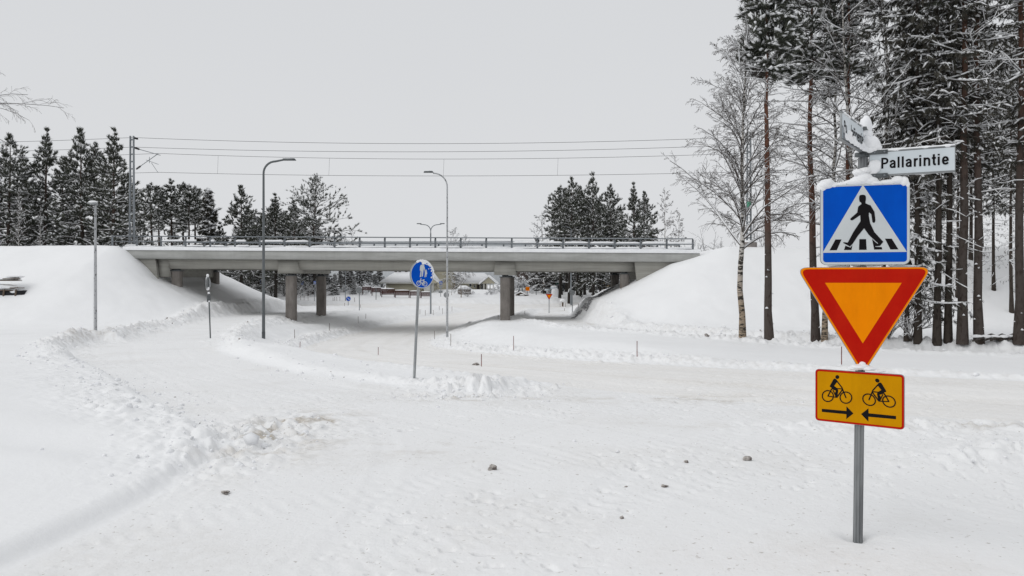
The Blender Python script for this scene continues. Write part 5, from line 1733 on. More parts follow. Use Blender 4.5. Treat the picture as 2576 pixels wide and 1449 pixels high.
def spruce(h, cs, cw, seed, nprim=90, nsec=8, blades=6, tuft=.28, width=.18, snow=.3, r0=None, lx=None, profile='cone', hang=1.0, dead=20, barkm='bark_spruce', snow_s=.8, rise=-12, dens=5):
    rng = np.random.default_rng(seed)
    tr = trunk_line(h, rng, wob=.015, lx=lx)
    r0 = r0 or h * .011 + .03
    R = r0 * (1 - .95 * np.linspace(0, 1, len(tr)) ** 1.0); R[0] *= 1.3
    mb_t = MB(); V, F = tubes(tr[None], R[None], 10); mb_t.add(V, [F])
    u = np.linspace(0, .99, nprim)
    z = cs + u * (h - cs)
    prof = (1 - u) ** .8 if profile == 'cone' else np.minimum(1, (1 - u) * 2.4)
    Lp = (cw * prof + .12) * rng.uniform(.6, 1.15, nprim)
    az = np.arange(nprim) * 2.399 + rng.normal(0, .3, nprim)
    el = np.radians(rise + 45 * u ** 2 + rng.normal(0, 6, nprim))
    Rr = np.interp(z, tr[:, 2], R)
    P, PR = prim(tr, z, Lp, az, el, .07, 6, np.clip(Rr * .32, .010, .05), rng, wob=.06, upturn=.20)
    S_, SR = grow(P, PR, nsec, .15, 1.0, .34, .95, .30 * hang, 4, rng, .5, .10, flat=.25)
    mb_b = MB(); V, F = tubes(P, PR, 4); mb_b.add(V, [F]); V, F = tubes(S_, SR, 3); mb_b.add(V, [F])
    Cs = []; Ds = []
    for k in range(dens):
        p, d = interp_poly(S_, rng.uniform(.1, 1, len(S_))); Cs.append(p); Ds.append(d)
    for k in range(4):
        p, d = interp_poly(P, rng.uniform(.2, 1, len(P))); Cs.append(p); Ds.append(d)
    q = np.linspace(.9, 1, 8); p = np.stack([np.interp(q * h, tr[:, 2], tr[:, i]) for i in range(3)], 1); Cs.append(p); Ds.append(np.tile([0, 0, 1.0], (8, 1)))
    Cn = np.concatenate(Cs); D = np.concatenate(Ds)
    sz = tuft * rng.uniform(.6, 1.3, len(Cn))
    V, F = needles(Cn, unit(D + np.array([0, 0, -.7 * hang])), sz, blades, width, rng, .45, .35 * hang)
    mb_c = MB(); mb_c.add(V, [F])
    mb_s = MB()
    m = rng.random(len(Cn)) < snow
    V, F = snowlumps(Cn[m], sz[m] * snow_s * rng.uniform(.35, .8, m.sum()), rng, .25, .45, elong=D[m]); mb_s.add(V, [F])
    V, F = snow_tubes(P, PR, rng, .75, 1.5, minr=.03); mb_s.add(V, [F])
    if dead:
        z = rng.uniform(1.5, cs * 1.2, dead); az = rng.uniform(0, 2 * PI, dead)
        DP, DR = prim(tr, z, cw * rng.uniform(.3, .9, dead), az, np.radians(rng.uniform(-20, 15, dead)), .06, 5, np.full(dead, .012), rng, wob=.08)
        D2, D2R = grow(DP, DR, 6, .25, 1, .35, .8, .25, 4, rng, .6)
        V, F = tubes(DP, DR, 3); mb_b.add(V, [F]); V, F = tubes(D2, D2R, 3); mb_b.add(V, [F])
        V, F = snow_tubes(DP, DR, rng, .8, 1.5, minr=.018); mb_s.add(V, [F])
        p, d = interp_poly(D2, rng.uniform(.4, 1, len(D2)))
        V, F = needles(p, unit(d + np.array([0, 0, -.9])), np.full(len(p), tuft * .8), 3, width, rng, .35, .5); mb_c.add(V, [F])
    return tree_obj(dict(trunk=mb_t, branches=mb_b, crown=mb_c, snow_load=mb_s),
                    dict(trunk=M[barkm], branches=M['twig_dark'], crown=M['needle_dark'], snow_load=M['snow']))

def birch(h, cs, cw, seed, nprim=34, nsec=9, ntw=6, r0=None, lx=None, droop=.16, snow=.6, twigr=.006, barkm='bark_birch', fork=False, el0=25, el1=72, leaves=0, twk=4, trunkK=14, prof_='birch', snow_min=.012, wob=.05, twig_snow=.5, twlen=.45):
    rng = np.random.default_rng(seed)
    tr = trunk_line(h, rng, wob=wob, lx=lx, K=trunkK)
    r0 = r0 or h * .0095 + .02
    R = r0 * (1 - .94 * np.linspace(0, 1, len(tr)) ** .95); R[0] *= 1.2
    mb_t = MB(); V, F = tubes(tr[None], R[None], 10); mb_t.add(V, [F])
    u = np.clip(np.linspace(0, .96, nprim) + rng.normal(0, .012, nprim), 0, .97)
    z = cs + u * (h - cs)
    Lp = cw * (1 - u) ** .62 * rng.uniform(.55, 1.15, nprim) + .45
    az = np.arange(nprim) * 2.399 + rng.normal(0, .4, nprim)
    el = np.radians(el0 + (el1 - el0) * u + rng.normal(0, 9, nprim))
    Rr = np.interp(z, tr[:, 2], R)
    P, PR = prim(tr, z, Lp, az, el, .10 * (droop / .16), 8, np.clip(Rr * .40, .012, .07), rng, wob=.09)
    S_, SR = grow(P, PR, nsec, .2, 1.0, .40, .65, droop, 5, rng, .5, .12, upbias=.12)
    T_, TR = grow(S_, SR, ntw, .15, 1.0, twlen, .6, droop * 1.3, twk, rng, .6, .14)
    TR = np.maximum(TR, twigr * .55)
    V, F = tubes(P, PR, 5); mb_b = MB(); mb_b.add(V, [F])
    V, F = tubes(S_, SR, 3); mb_b.add(V, [F]); V, F = tubes(T_, TR, 3); mb_b.add(V, [F])
    mb_s = MB()
    V, F = snow_tubes(P, PR, rng, .9, 1.15, minr=snow_min * 1.6); mb_s.add(V, [F])
    V, F = snow_tubes(S_, SR, rng, snow, 1.2, minr=snow_min, sides=3); mb_s.add(V, [F])
    V, F = snow_tubes(T_, TR, rng, snow * twig_snow, 1.2, minr=snow_min * .65, sides=3); mb_s.add(V, [F])
    n = int(nprim * .8)
    p, d = interp_poly(P[rng.integers(0, len(P), n)], rng.uniform(.1, .8, n))
    V, F = snowlumps(p, rng.uniform(.05, .16, n) * min(1, cw / 3), rng, .3, .6, elong=d); mb_s.add(V, [F])
    parts = dict(trunk=mb_t, branches=mb_b, snow_load=mb_s)
    mts = dict(trunk=M[barkm], branches=M['twig'], snow_load=M['snow'])
    if leaves:
        mb_l = MB(); p, d = interp_poly(T_[rng.integers(0, len(T_), leaves)], rng.uniform(.5, 1, leaves))
        V, F = needles(p, np.tile([0, 0, -1.0], (leaves, 1)), rng.uniform(.05, .1, leaves), 2, .6, rng, .4); mb_l.add(V, [F])
        parts['leaves'] = mb_l; mts['leaves'] = M['leaf_brown']
    return tree_obj(parts, mts)

def shrub(h, wd, seed, nst=14, nsec=7, ntw=5, snow=.6, tw='twig', green=0, snow_min=.02, lump=0, r=.018):
    rng = np.random.default_rng(seed)
    az = rng.uniform(0, 2 * PI, nst); el = np.radians(rng.uniform(45, 85, nst))
    tr = np.array([[0, 0, -.1], [0, 0, .05]])
    P, PR = prim(tr, np.zeros(nst), h * rng.uniform(.6, 1.05, nst) * np.where(np.sin(el) > .9, 1, wd / h * .8 + .3), az, el, .03, 6, np.full(nst, r), rng, wob=.10)
    S_, SR = grow(P, PR, nsec, .15, 1.0, .42, .55, .03, 4, rng, .6, .12)
    T_, TR = grow(S_, SR, ntw, .15, 1.0, .5, .55, .04, 3, rng, .7, .14)
    mb = MB()
    V, F = tubes(P, PR, 4); mb.add(V, [F]); V, F = tubes(S_, SR, 3); mb.add(V, [F]); V, F = tubes(T_, TR, 3); mb.add(V, [F])
    ms = MB(); V, F = snow_tubes(P, PR, rng, .9, 1.4, minr=snow_min); ms.add(V, [F])
    V, F = snow_tubes(S_, SR, rng, snow, 1.4, minr=snow_min, sides=3); ms.add(V, [F])
    V, F = snow_tubes(T_, TR, rng, snow * .6, 1.4, minr=snow_min * .7, sides=3); ms.add(V, [F])
    if lump:
        p, d = interp_poly(S_[rng.integers(0, len(S_), lump)], rng.uniform(.2, 1, lump))
        V, F = snowlumps(p, rng.uniform(.10, .34, lump), rng, .2, .6, elong=d); ms.add(V, [F])
    parts = dict(branches=mb, snow_load=ms); mts = dict(branches=M[tw], snow_load=M['snow'])
    if green:
        mg = MB(); p, d = interp_poly(T_[rng.integers(0, len(T_), green)], rng.uniform(.2, 1, green))
        V, F = needles(p, d, rng.uniform(.15, .35, green), 5, .25, rng, .6); mg.add(V, [F]); parts['foliage'] = mg; mts['foliage'] = M['needle']
    return tree_obj(parts, mts)

def plant(name, proto, x, y, label, cat='tree', group=None, rz=0.0, s=1.0, z=None, sz=None):
    if z is None: z = H(x, y) - .05
    o = empty(name, (x, y, z), rz, label, cat, group)
    o.scale = (s, s, sz or s)
    for nm, me in proto:
        link(nm, me, o)
    return o
def plant_px(name, proto, ph, px, y, top_row, label, cat='tree', group=None, rz=0.0, wide=1.0):
    """stands on the snow at distance y; height set by the row its top reaches; ph is the prototype's height"""
    x = xcol(px, y); z = H(x, y) - .05
    s = (zrow(top_row, y) - z) / ph
    return plant(name, proto, x, y, label, cat, group, rz, s * wide, z, s)

# --- prototypes
PF = [pine(17, 4.0, 3.7, 101, 84, 7, up=1.2, spread=.42, tuft=.40, blades=6, width=.21, snow=.58, tufts_per=7, profile='cone2', low_el=-6, top_el=62, snow_s=.75),
      pine(17, 5.0, 3.3, 102, 82, 7, up=1.2, spread=.42, tuft=.38, blades=6, width=.21, snow=.60, tufts_per=7, profile='cone2', low_el=-8, top_el=66, snow_s=.75),
      pine(17, 2.5, 4.3, 103, 92, 7, up=1.0, spread=.45, tuft=.40, blades=6, width=.21, snow=.55, tufts_per=7, profile='cone2', low_el=-14, top_el=60, snow_s=.75),
      pine(17, 3.0, 3.0, 104, 84, 7, up=1.2, spread=.42, tuft=.38, blades=6, width=.21, snow=.58, tufts_per=7, profile='cone2', low_el=-5, top_el=68, snow_s=.75)]
PT = [pine(15, 9.8, 2.1, 111, 40, 6, up=1.0, spread=.45, tuft=.38, blades=6, width=.22, snow=.55, tufts_per=5, profile='round', dead=24, deadlen=.45),
      pine(15, 8.8, 1.9, 112, 42, 6, up=1.0, spread=.45, tuft=.38, blades=6, width=.22, snow=.55, tufts_per=5, profile='cone2', dead=24, deadlen=.45)]
PA = pine(15, 4.0, 5.2, 121, 80, 9, up=.9, spread=.45, tuft=.36, blades=6, width=.22, snow=.6, tufts_per=6, profile='round', low_el=0, top_el=60, wob=.10, sec_len=.40)
BF = [birch(14, 1.5, 3.8, 131, 34, 9, 7, droop=.18, twigr=.036, snow_min=.02, snow=.4, leaves=0), birch(11, 1.2, 3.4, 132, 30, 9, 6, droop=.22, twigr=.03, snow_min=.028, snow=.8)]
SP = [spruce(9, .4, 2.2, 141, 60, 7, tuft=.42, blades=6, width=.28, snow=.62, dead=0, hang=.3, snow_s=1.1), spruce(14, 1.0, 2.6, 142, 70, 7, tuft=.45, blades=6, width=.28, snow=.45, dead=0, hang=.6, snow_s=1.0)]
SH = [shrub(2.2, 2.0, 151, 14, 6, 5), shrub(2.6, 2.4, 152, 12, 7, 5, snow=.9, lump=160, snow_min=.05), shrub(3.2, 3.0, 153, 16, 8, 5, snow=.45, tw='twig_dark')]

GL = 'tall snowy pines behind the left embankment'
for i, (px, y, top, k, rz, wd, lab) in enumerate((
        (-45, 84, 330, 1, .4, 1.0, 'snowy pine cut by the left edge, outermost of the left group'),
        (18, 80, 338, 0, 1.4, 1.0, 'dark snowy pine standing at the left edge above two pale birch stems'),
        (62, 88, 380, 3, 2.2, 1.0, 'lower pine squeezed between the edge pine and the pointed one'),
        (110, 82, 322, 3, 0.2, 1.05, 'pointed snowy pine with a slim crown, first tall tip from the left'),
        (160, 92, 395, 1, 4.2, 1.0, 'lower pine in the gap behind the pointed pine'),
        (207, 81, 325, 0, 2.6, 1.0, 'snowy pine with a many-tipped crown behind the path lamp'),
        (243, 88, 360, 1, 3.3, 1.0, 'narrow pine between the two tallest pines left of the mast'),
        (283, 79, 324, 3, 5.1, 1.15, 'broad snowy pine left of the railway mast with three tips'),
        (322, 84, 440, 2, 1.1, .85, 'low spreading pine directly behind the lattice mast'),
        (352, 90, 545, 2, 2.4, .8, 'stub end of the left group sloping down right of the mast'))):
    plant_px('pine_tree', PF[k], 17, px, y, top, lab, 'tree', GL, rz, wd)
for px, top, lab in ((45, 470, 'pale bare birch stem low at the left edge before the pines'), (100, 520, 'second pale bare stem between the left pines')):
    plant_px('birch_tree', BF[0], 14, px, 77, top, lab, 'tree', 'pale bare stems at the left', 1.0, .5)
GM = 'row of slim pines behind the left part of the bridge'
for i, (px, y, top, k, rz, lab) in enumerate((
        (383, 104, 464, 0, .3, 'slim pine just right of the mast, first of the bare-stemmed row'),
        (400, 110, 475, 1, 3.0, 'slim bare-stemmed pine, second of the row right of the mast'),
        (431, 106, 453, 1, 1.3, 'tallest slim pine of the row, with a black forked tip'),
        (458, 112, 462, 0, 2.2, 'slim pine in the middle of the row, behind its tallest'),
        (476, 104, 470, 1, 4.0, 'slender pine with a thin spiky tip in the middle of the row'),
        (494, 107, 472, 0, 5.0, 'slim pine with a flat right branch near the end of the row'))):
    plant_px('slim_pine', PT[k], 15, px, y, top, lab, 'tree', GM, rz, 1.15)
for px, y, top, lab in ((440, 118, 560, 'low pine filling behind the middle of the slim row'),):
    plant_px('pine_tree', PF[2], 17, px, y, top, lab, 'tree', GM, px, .9)
plant_px('spruce_tree', SP[1], 14, 522, 100, 478, 'pointed cone-shaped spruce at the right end of the slim row', 'tree', None, .5, 1.0)
GR = 'rounded snowy pines behind the middle of the bridge'
for i, (px, y, top, k, rz, wd, lab) in enumerate((
        (560, 102, 560, 2, 1.0, 1.0, 'low snowy pine left of the rounded pine'),
        (607, 98, 468, 0, 2.0, 1.15, 'rounded snowy pine left of the tall lamp pole'),
        (650, 104, 565, 2, 3.0, 1.0, 'low snow-laden pine right behind the tall lamp pole'),
        (694, 100, 488, 3, 4.0, 1.2, 'pine with a small spiky top right of the tall lamp pole'),
        (738, 99, 505, 1, .6, 1.1, 'pine with a drooping snowy left side beside the largest one'))):
    plant_px('pine_tree', PF[k], 17, px, y, top, lab, 'tree', GR, rz, wd)
plant_px('pine_tree', PA, 15, 785, 113, 456, 'largest open pine with long branches reaching right, end of the middle group', 'tree', GR, 2.2, 1.05)
for px, top, lab in ((858, 578, 'thin frosty bare tree just right of the open pine'), (883, 574, 'second thin frosty bare tree right of the open pine'), (868, 590, 'low frosty bush between the two thin bare trees')):
    plant_px('bare_tree', BF[1], 11, px, 140, top, lab, 'tree', 'thin frosty trees behind the bridge', px, .55)
plant_px('bare_tree', BF[1], 11, 1143, 130, 573, 'bare rounded tree top behind the middle lamp pole', 'tree', None, 1.0, .9)
plant_px('bare_tree', BF[1], 11, 1170, 134, 590, 'lower bare tree top right of the middle lamp pole', 'tree', None, 2.0, .9)
GQ = 'dense snowy pines behind the right part of the bridge'
for i, (px, y, top, k, rz, wd, lab) in enumerate((
        (1408, 108, 480, 1, .6, .9, 'slender left shoulder pine of the right group'),
        (1432, 104, 448, 0, .2, .95, 'snow-laden pine with two tips, left side of the right group'),
        (1462, 110, 470, 1, 2.6, .95, 'pine between the two-tipped pine and the tallest one'),
        (1494, 105, 436, 2, 1.2, .8, 'tallest and darkest pine of the right group'),
        (1538, 108, 464, 1, 2.2, .95, 'narrow pine right of the tallest one'),
        (1597, 100, 460, 3, 3.2, 1.0, 'pointed pine standing apart at the right of the group'),
        (1620, 104, 482, 1, 4.2, .95, 'second tip leaning on the pointed pine from the right'),
        (1568, 112, 540, 2, 5.2, .8, 'low pine in the gap of the right group'))):
    plant_px('pine_tree', PF[k], 17, px, y, top, lab, 'tree', GQ, rz, wd)
plant_px('birch_tree', BF[1], 11, 1368, 116, 530, 'white frosted small birch left of the right pine group', 'tree', None, .2, .9)
plant_px('birch_tree', BF[0], 14, 1672, 96, 478, 'bare hazy birch with fine upright twigs right of the pine group', 'tree', None, 1.2, .8)
plant_px('birch_tree', BF[0], 14, 1712, 98, 535, 'lower drooping half of the bare birch pair by the railing end', 'tree', None, 2.9, .8)
for px, y, top, k, lab in ((1788, 80, 590, 2, 'small dark bare bush on the crest right of the bridge'), (1760, 84, 600, 0, 'tiny bare bush left of the dark bush on the crest'),
                           (1833, 82, 592, 0, 'thin bare bush just left of the birch trunk on the crest'), (1915, 78, 566, 2, 'rounded bare bush behind the foot of the right mast')):
    x = xcol(px, y); z = H(x, y)
    hgt = zrow(top, y) - z
    plant('bare_bush', SH[k], x, y, lab, 'bush', 'bare bushes beyond the right embankment', px, hgt / 2.2 if k == 0 else hgt / 3.0, z)

# --- dark wood and gardens seen under the bridge
rng = random.Random(12)
GU = 'dark snowy trees behind the underpass'
spots = [(612, 112), (628, 118), (646, 114), (664, 120), (684, 115), (702, 119), (722, 113), (742, 118), (770, 116), (790, 122)]
for i, (px, y) in enumerate(spots):
    plant_px('pine_tree', PT[i % 2] if i % 3 else PF[3], 15 if i % 3 else 17, px, y, rng.uniform(520, 560), 'dark snowy tree of the wood seen under the left span of the bridge', 'tree', GU, i * 1.3, 1.3)
for i, px in enumerate((596, 608, 622, 637, 655, 672, 690, 708, 727, 748, 764, 784, 800, 818)):
    plant_px('spruce_tree', SP[i % 2] if i % 3 else PF[2], (9, 14)[i % 2] if i % 3 else 17, px, 120 + (i * 7) % 13, 600 + (i * 23) % 50, 'dense dark conifer at the back of the wood under the left span', 'tree', 'conifers at the back under the left span', i * 1.9, 1.5)
for i, px in enumerate((600, 634, 667, 700, 730, 760, 790)):
    plant_px('undergrowth_bush', SH[2], 3.0, px, 115, 688 + (i * 11) % 16, 'dark bare thicket bush under the left span of the bridge', 'bush', 'thicket under the left span', i * 1.4 + 2, 1.6)
for i, (px, y, top) in enumerate(((1392, 126, 640), (1408, 130, 625), (1424, 127, 650), (1440, 131, 630), (1456, 126, 640), (1473, 130, 622), (1490, 127, 636), (1506, 131, 644), (1522, 128, 655), (1545, 126, 640), (1365, 129, 620))):
    plant_px('spruce_tree', SP[1], 14, px, y, top, 'dark conifer at the back of the wood under the right span', 'tree', 'conifers at the back under the right span', i * 1.7, 1.3)
for i, (px, y, top, k, lab) in enumerate(((835, 120, 700, 0, 'snowy spruce directly behind the second left column'), (856, 124, 676, 1, 'slim dark spruce between the column and the thin lamp post'),
        (884, 125, 672, 1, 'dark spruce high behind the small keep-right sign'), (917, 127, 664, 1, 'dark snowy spruce behind the fence, left of the garage'), (943, 124, 690, 0, 'short snowy spruce close to the garage corner'))):
    plant_px('spruce_tree', SP[k], 9 if k == 0 else 14, px, y, top, lab, 'tree', 'snowy spruces of the far gardens', i * 1.3, 1.4)
for i, (px, y, top, lab) in enumerate(((848, 115, 722, 'snow-heavy bush left of the thin lamp post'), (866, 116, 716, 'snow-heavy bush behind the thin lamp post'), (884, 114, 724, 'low snow mound of a bush left of the grey sign back'),
        (900, 116, 712, 'snow-covered bush behind the grey sign back'), (928, 116, 708, 'tall snowy bush behind the left end of the board fence'), (946, 117, 716, 'snowy bush between the board fence and the garage'),
        (1190, 116, 731, 'snowy bush before the house door'), (1235, 114, 727, 'snowy bush right of the house porch'), (1288, 116, 706, 'snow-laden bush hidden by the right pier'), (1336, 116, 726, 'snowy bush right of the mailbox shelter'))):
    plant_px('snowy_bush', SH[1], 2.4, px, y, top, lab, 'bush', 'garden bushes by the far houses', i * 1.9 + 1, 1.3)
plant_px('snowy_bush', SH[0], 2.2, 1176, 110, 728, 'frosty twiggy bush before the small garden hut', 'bush', None, 1.0, 1.2)
for i, (px, y, top) in enumerate(((620, 108, 690), (650, 110, 694), (683, 109, 690), (716, 110, 698), (745, 108, 696), (775, 111, 700), (803, 110, 705))):
    plant_px('undergrowth_bush', SH[2], 3.0, px, y, top, 'dark bare thicket bush under the left span of the bridge', 'bush', 'thicket under the left span', i * 1.1, 1.4)
for i, (px, y, top, k, lab) in enumerate((
        (842, 112, 690, 0, 'small snowy spruce just right of the left pier, leftmost of the garden spruces'),
        (872, 118, 650, 1, 'tall garden spruce behind the thin pale lamp post'),
        (905, 120, 640, 1, 'tall snowy spruce above the grey sign back'),
        (890, 113, 705, 0, 'low round snowy spruce behind the grey sign back'),
        (930, 121, 660, 1, 'snowy spruce left of the long garage'),
        (955, 126, 668, 0, 'snowy spruce against the left end of the garage'),
        (1343, 124, 640, 1, 'dark snowy spruce right of the small square orange sign'),
        (1352, 122, 600, 1, 'taller dark spruce left of the give way triangle'),
        (1372, 116, 610, 1, 'dark spruce behind the far street name plates'),
        (1398, 124, 600, 1, 'dark spruce behind the green bin'))):
    plant_px('spruce_tree', SP[k], 9 if k == 0 else 14, px, y, top, lab, 'tree', 'snowy spruces of the far gardens', i * 2.1, 1.2)
for i, (px, y) in enumerate(((1412, 113), (1425, 118), (1452, 112), (1462, 120), (1471, 113), (1486, 117), (1494, 122), (1510, 111), (1538, 124))):
    plant_px('slim_pine', PT[i % 2], 15, px, y, 470 + i * 6, 'dark bare-stemmed pine standing close in the wood under the right span', 'tree', 'pine stems under the right span', i * 1.7, 1.0)
for i, (px, y, top, k, lab) in enumerate((
        (1245, 116, 722, 1, 'round snow-covered garden bush left of the house porch'),
        (1262, 112, 714, 1, 'snow-covered bush directly behind the right pier'),
        (1305, 118, 690, 1, 'high white snow-covered bush right of the right pier'),
        (1318, 118, 705, 1, 'white snow-covered bush behind the small shelter'),
        (1225, 113, 733, 1, 'low white bush before the house porch'),
        (1205, 114, 738, 1, 'low white bush left of the house porch'),
        (1165, 112, 742, 0, 'frosty twigs at the foot of the small garden hut'),
        (962, 113, 715, 0, 'frosty shrub at the left corner of the garage'),
        (912, 112, 720, 1, 'rounded white bush behind the left end of the board fence'))):
    plant_px('snowy_bush', SH[k], 2.4, px, y, top, lab, 'bush', 'garden bushes by the far houses', i * 1.1, 1.2)
plant_px('apple_tree', BF[1], 11, 1160, 109, 655, 'bare spreading garden tree right of the middle lamp', 'tree', None, .7, 1.0)
plant_px('apple_tree', BF[1], 11, 1136, 112, 668, 'thin bare garden tree left of the spreading one', 'tree', None, 2.7, .6)

# --- the near trees on the right
def near(name, proto, px, row, label, group=None, rz=0.0, cat='tree'):
    x, y, z = hit(px, row)
    return plant(name, proto, x, y, label, cat, group, rz, 1.0, z - .1)
GN = 'tall trees at the foot of the right embankment'
def hnear(px, row, top):
    x, y, z = hit(px, row); return zrow(top, y) - z
hb = hnear(1868, 845, 52)
near('birch_tree', birch(hb, hb * .28, 3.2, 201, 74, 12, 9, r0=.125, lx=-.0, droop=.13, twigr=.010, snow_min=.010, snow=.55, leaves=60, wob=.03, el0=50, el1=62, twlen=.5, twig_snow=.5), 1868, 846,
     'slender white-barked birch with fine snowy twigs right of the bridge end', GN, 0.6)
near('pine_tree', pine(hnear(1935, 851, -120), 10.2, 1.0, 202, 84, 8, tuft=.22, blades=8, width=.2, snow=.68, profile='round', barkm='bark_pine', dead=70, deadlen=1.15, r0=.15, lx=.012, low_el=5, top_el=50, sides=12, snow_s=.95, tufts_per=7), 1935, 851,
     'reddish leaning pine trunk with bare lower branches next to the birch', GN, 1.0)
near('pine_tree', pine(hnear(2058, 857, -200), 10.9, 2.5, 203, 120, 9, tuft=.22, blades=8, width=.2, snow=.68, profile='round', barkm='bark_pine', dead=76, deadlen=.95, r0=.165, lx=.002, low_el=8, top_el=50, sides=12, snow_s=.95, tufts_per=7), 2052, 857,
     'tall reddish pine whose trunk passes just left of the crossing sign', GN, 2.0)
near('birch_tree', birch(15.5, 4.5, 3.8, 204, 44, 11, 8, r0=.12, lx=.05, droop=.13, twigr=.010, snow_min=.011, snow=.6, leaves=200, wob=.06, el0=35, el1=75), 2074, 858,
     'crooked snow-laden birch behind the sign cluster', GN, 0.0)
near('birch_tree', birch(17.5, 4.5, 3.8, 205, 42, 11, 8, r0=.11, lx=.03, droop=.13, twigr=.010, snow_min=.011, snow=.6, leaves=160, wob=.05, el0=35, el1=75), 2165, 858,
     'snowy birch hidden low by the give way triangle', GN, 3.4)
near('pine_tree', pine(19, 10.5, 1.5, 206, 46, 8, tuft=.22, blades=7, width=.2, snow=.45, tufts_per=6, profile='round', barkm='bark_pine', dead=50, deadlen=.7, r0=.12, lx=.0, low_el=5, top_el=50, sides=10, snow_s=1.0), 2127, 853,
     'thinner pine rising behind the street name plates', GN, 4.4)
near('birch_tree', birch(19.5, 5.5, 3.6, 207, 46, 11, 8, r0=.10, lx=.01, droop=.13, twigr=.010, snow_min=.012, snow=.7, leaves=40, wob=.05, el0=42, el1=68), 2218, 856,
     'pale bare birch rising between the sign post and the dark spruces', GN, 1.4)
# forest edge
SPN = [spruce(21, 6.5, 1.95, 301, 125, 12, blades=6, tuft=.17, width=.16, snow=.20, dead=40, r0=.125, profile='column', snow_s=1.0),
       spruce(20, 7.5, 2.0, 302, 115, 12, blades=6, tuft=.17, width=.16, snow=.19, dead=40, r0=.13, profile='column', snow_s=1.0),
       spruce(13, 1.5, 2.2, 303, 120, 11, blades=6, tuft=.16, width=.16, snow=.28, dead=16, r0=.09, profile='cone', snow_s=1.0)]
PNN = pine(20, 12.5, 3.4, 311, 66, 8, tuft=.19, blades=7, width=.2, snow=.42, tufts_per=6, profile='round', barkm='bark_grey_pine', dead=84, deadlen=.85, r0=.165, lx=.0, low_el=8, top_el=45, sides=12, snow_s=1.0, twist=1)
PNN2 = pine(21, 12.0, 3.2, 312, 60, 8, tuft=.19, blades=7, width=.2, snow=.42, tufts_per=6, profile='round', barkm='bark_grey_pine', dead=70, deadlen=.75, r0=.15, lx=-.01, low_el=8, top_el=45, sides=12, snow_s=1.0)
GF = 'trunks of the dark wood edge at the right'
for px, row, pr, rz, lab, nm in (
        (2281, 856, SPN[2], .2, 'thin young spruce, leftmost trunk right of the give way triangle', 'spruce_tree'),
        (2309, 859, SPN[0], 1.2, 'dark spruce trunk left of the close pair', 'spruce_tree'),
        (2357, 863, SPN[1], 2.2, 'dark slightly leaning spruce trunk, left one of the close pair', 'spruce_tree'),
        (2385, 861, SPN[0], 3.5, 'dark spruce trunk, right one of the close pair', 'spruce_tree'),
        (2421, 862, PNN, .4, 'thick reddish-brown pine with long snowy side branches beside the street plate', 'pine_tree'),
        (2463, 861, PNN2, 5.0, 'reddish pine trunk right of the thick pine', 'pine_tree'),
        (2562, 868, PNN2, 2.0, 'thick pine trunk at the right edge of the view', 'pine_tree'),
        (2640, 866, SPN[0], .9, 'spruce standing just outside the right edge with branches reaching in', 'spruce_tree')):
    near(nm, pr, px, row, lab, GF, rz)
rng = random.Random(8)
for i, (px, y, k) in enumerate(((2318, 50, 0), (2360, 53, 1), (2408, 49, 0), (2442, 54, 1), (2500, 50, 0), (2545, 47, 1), (2590, 52, 0), (2630, 48, 1), (2340, 60, 0), (2470, 60, 1), (2560, 60, 0))):
    x = xcol(px, y)
    s = rng.uniform(.85, 1.05)
    plant('spruce_tree', SPN[k], x, y, 'dark spruce deeper in the wood behind the trunks of the right edge', 'tree', 'spruces deeper in the right wood', i * 1.3, s, H(x, y) - .1)
x, y, z = hit(2300, 852)
for px, row, lab in ((2292, 862, 'bare twiggy bush at the foot of the young spruce'), (2236, 858, 'bare bush peeping out right of the triangle sign')):
    x, y, z = hit(px, row); plant('bare_bush', SH[0], x, y, lab, 'bush', None, 1, 1.0, z)
# birch outside the left edge whose branches hang into the view
x = xcol(-215, 34); y = 34
plant('birch_tree', birch(14.6, 9.0, 5.6, 401, 26, 10, 8, r0=.2, lx=.02, droop=.17, twigr=.008, snow=.25, snow_min=.010, el0=30, el1=60, twig_snow=.3), x, y,
      'birch outside the left edge with bare branch tips hanging into the sky', 'tree', None, 0.4, 1.0, H(x, y))

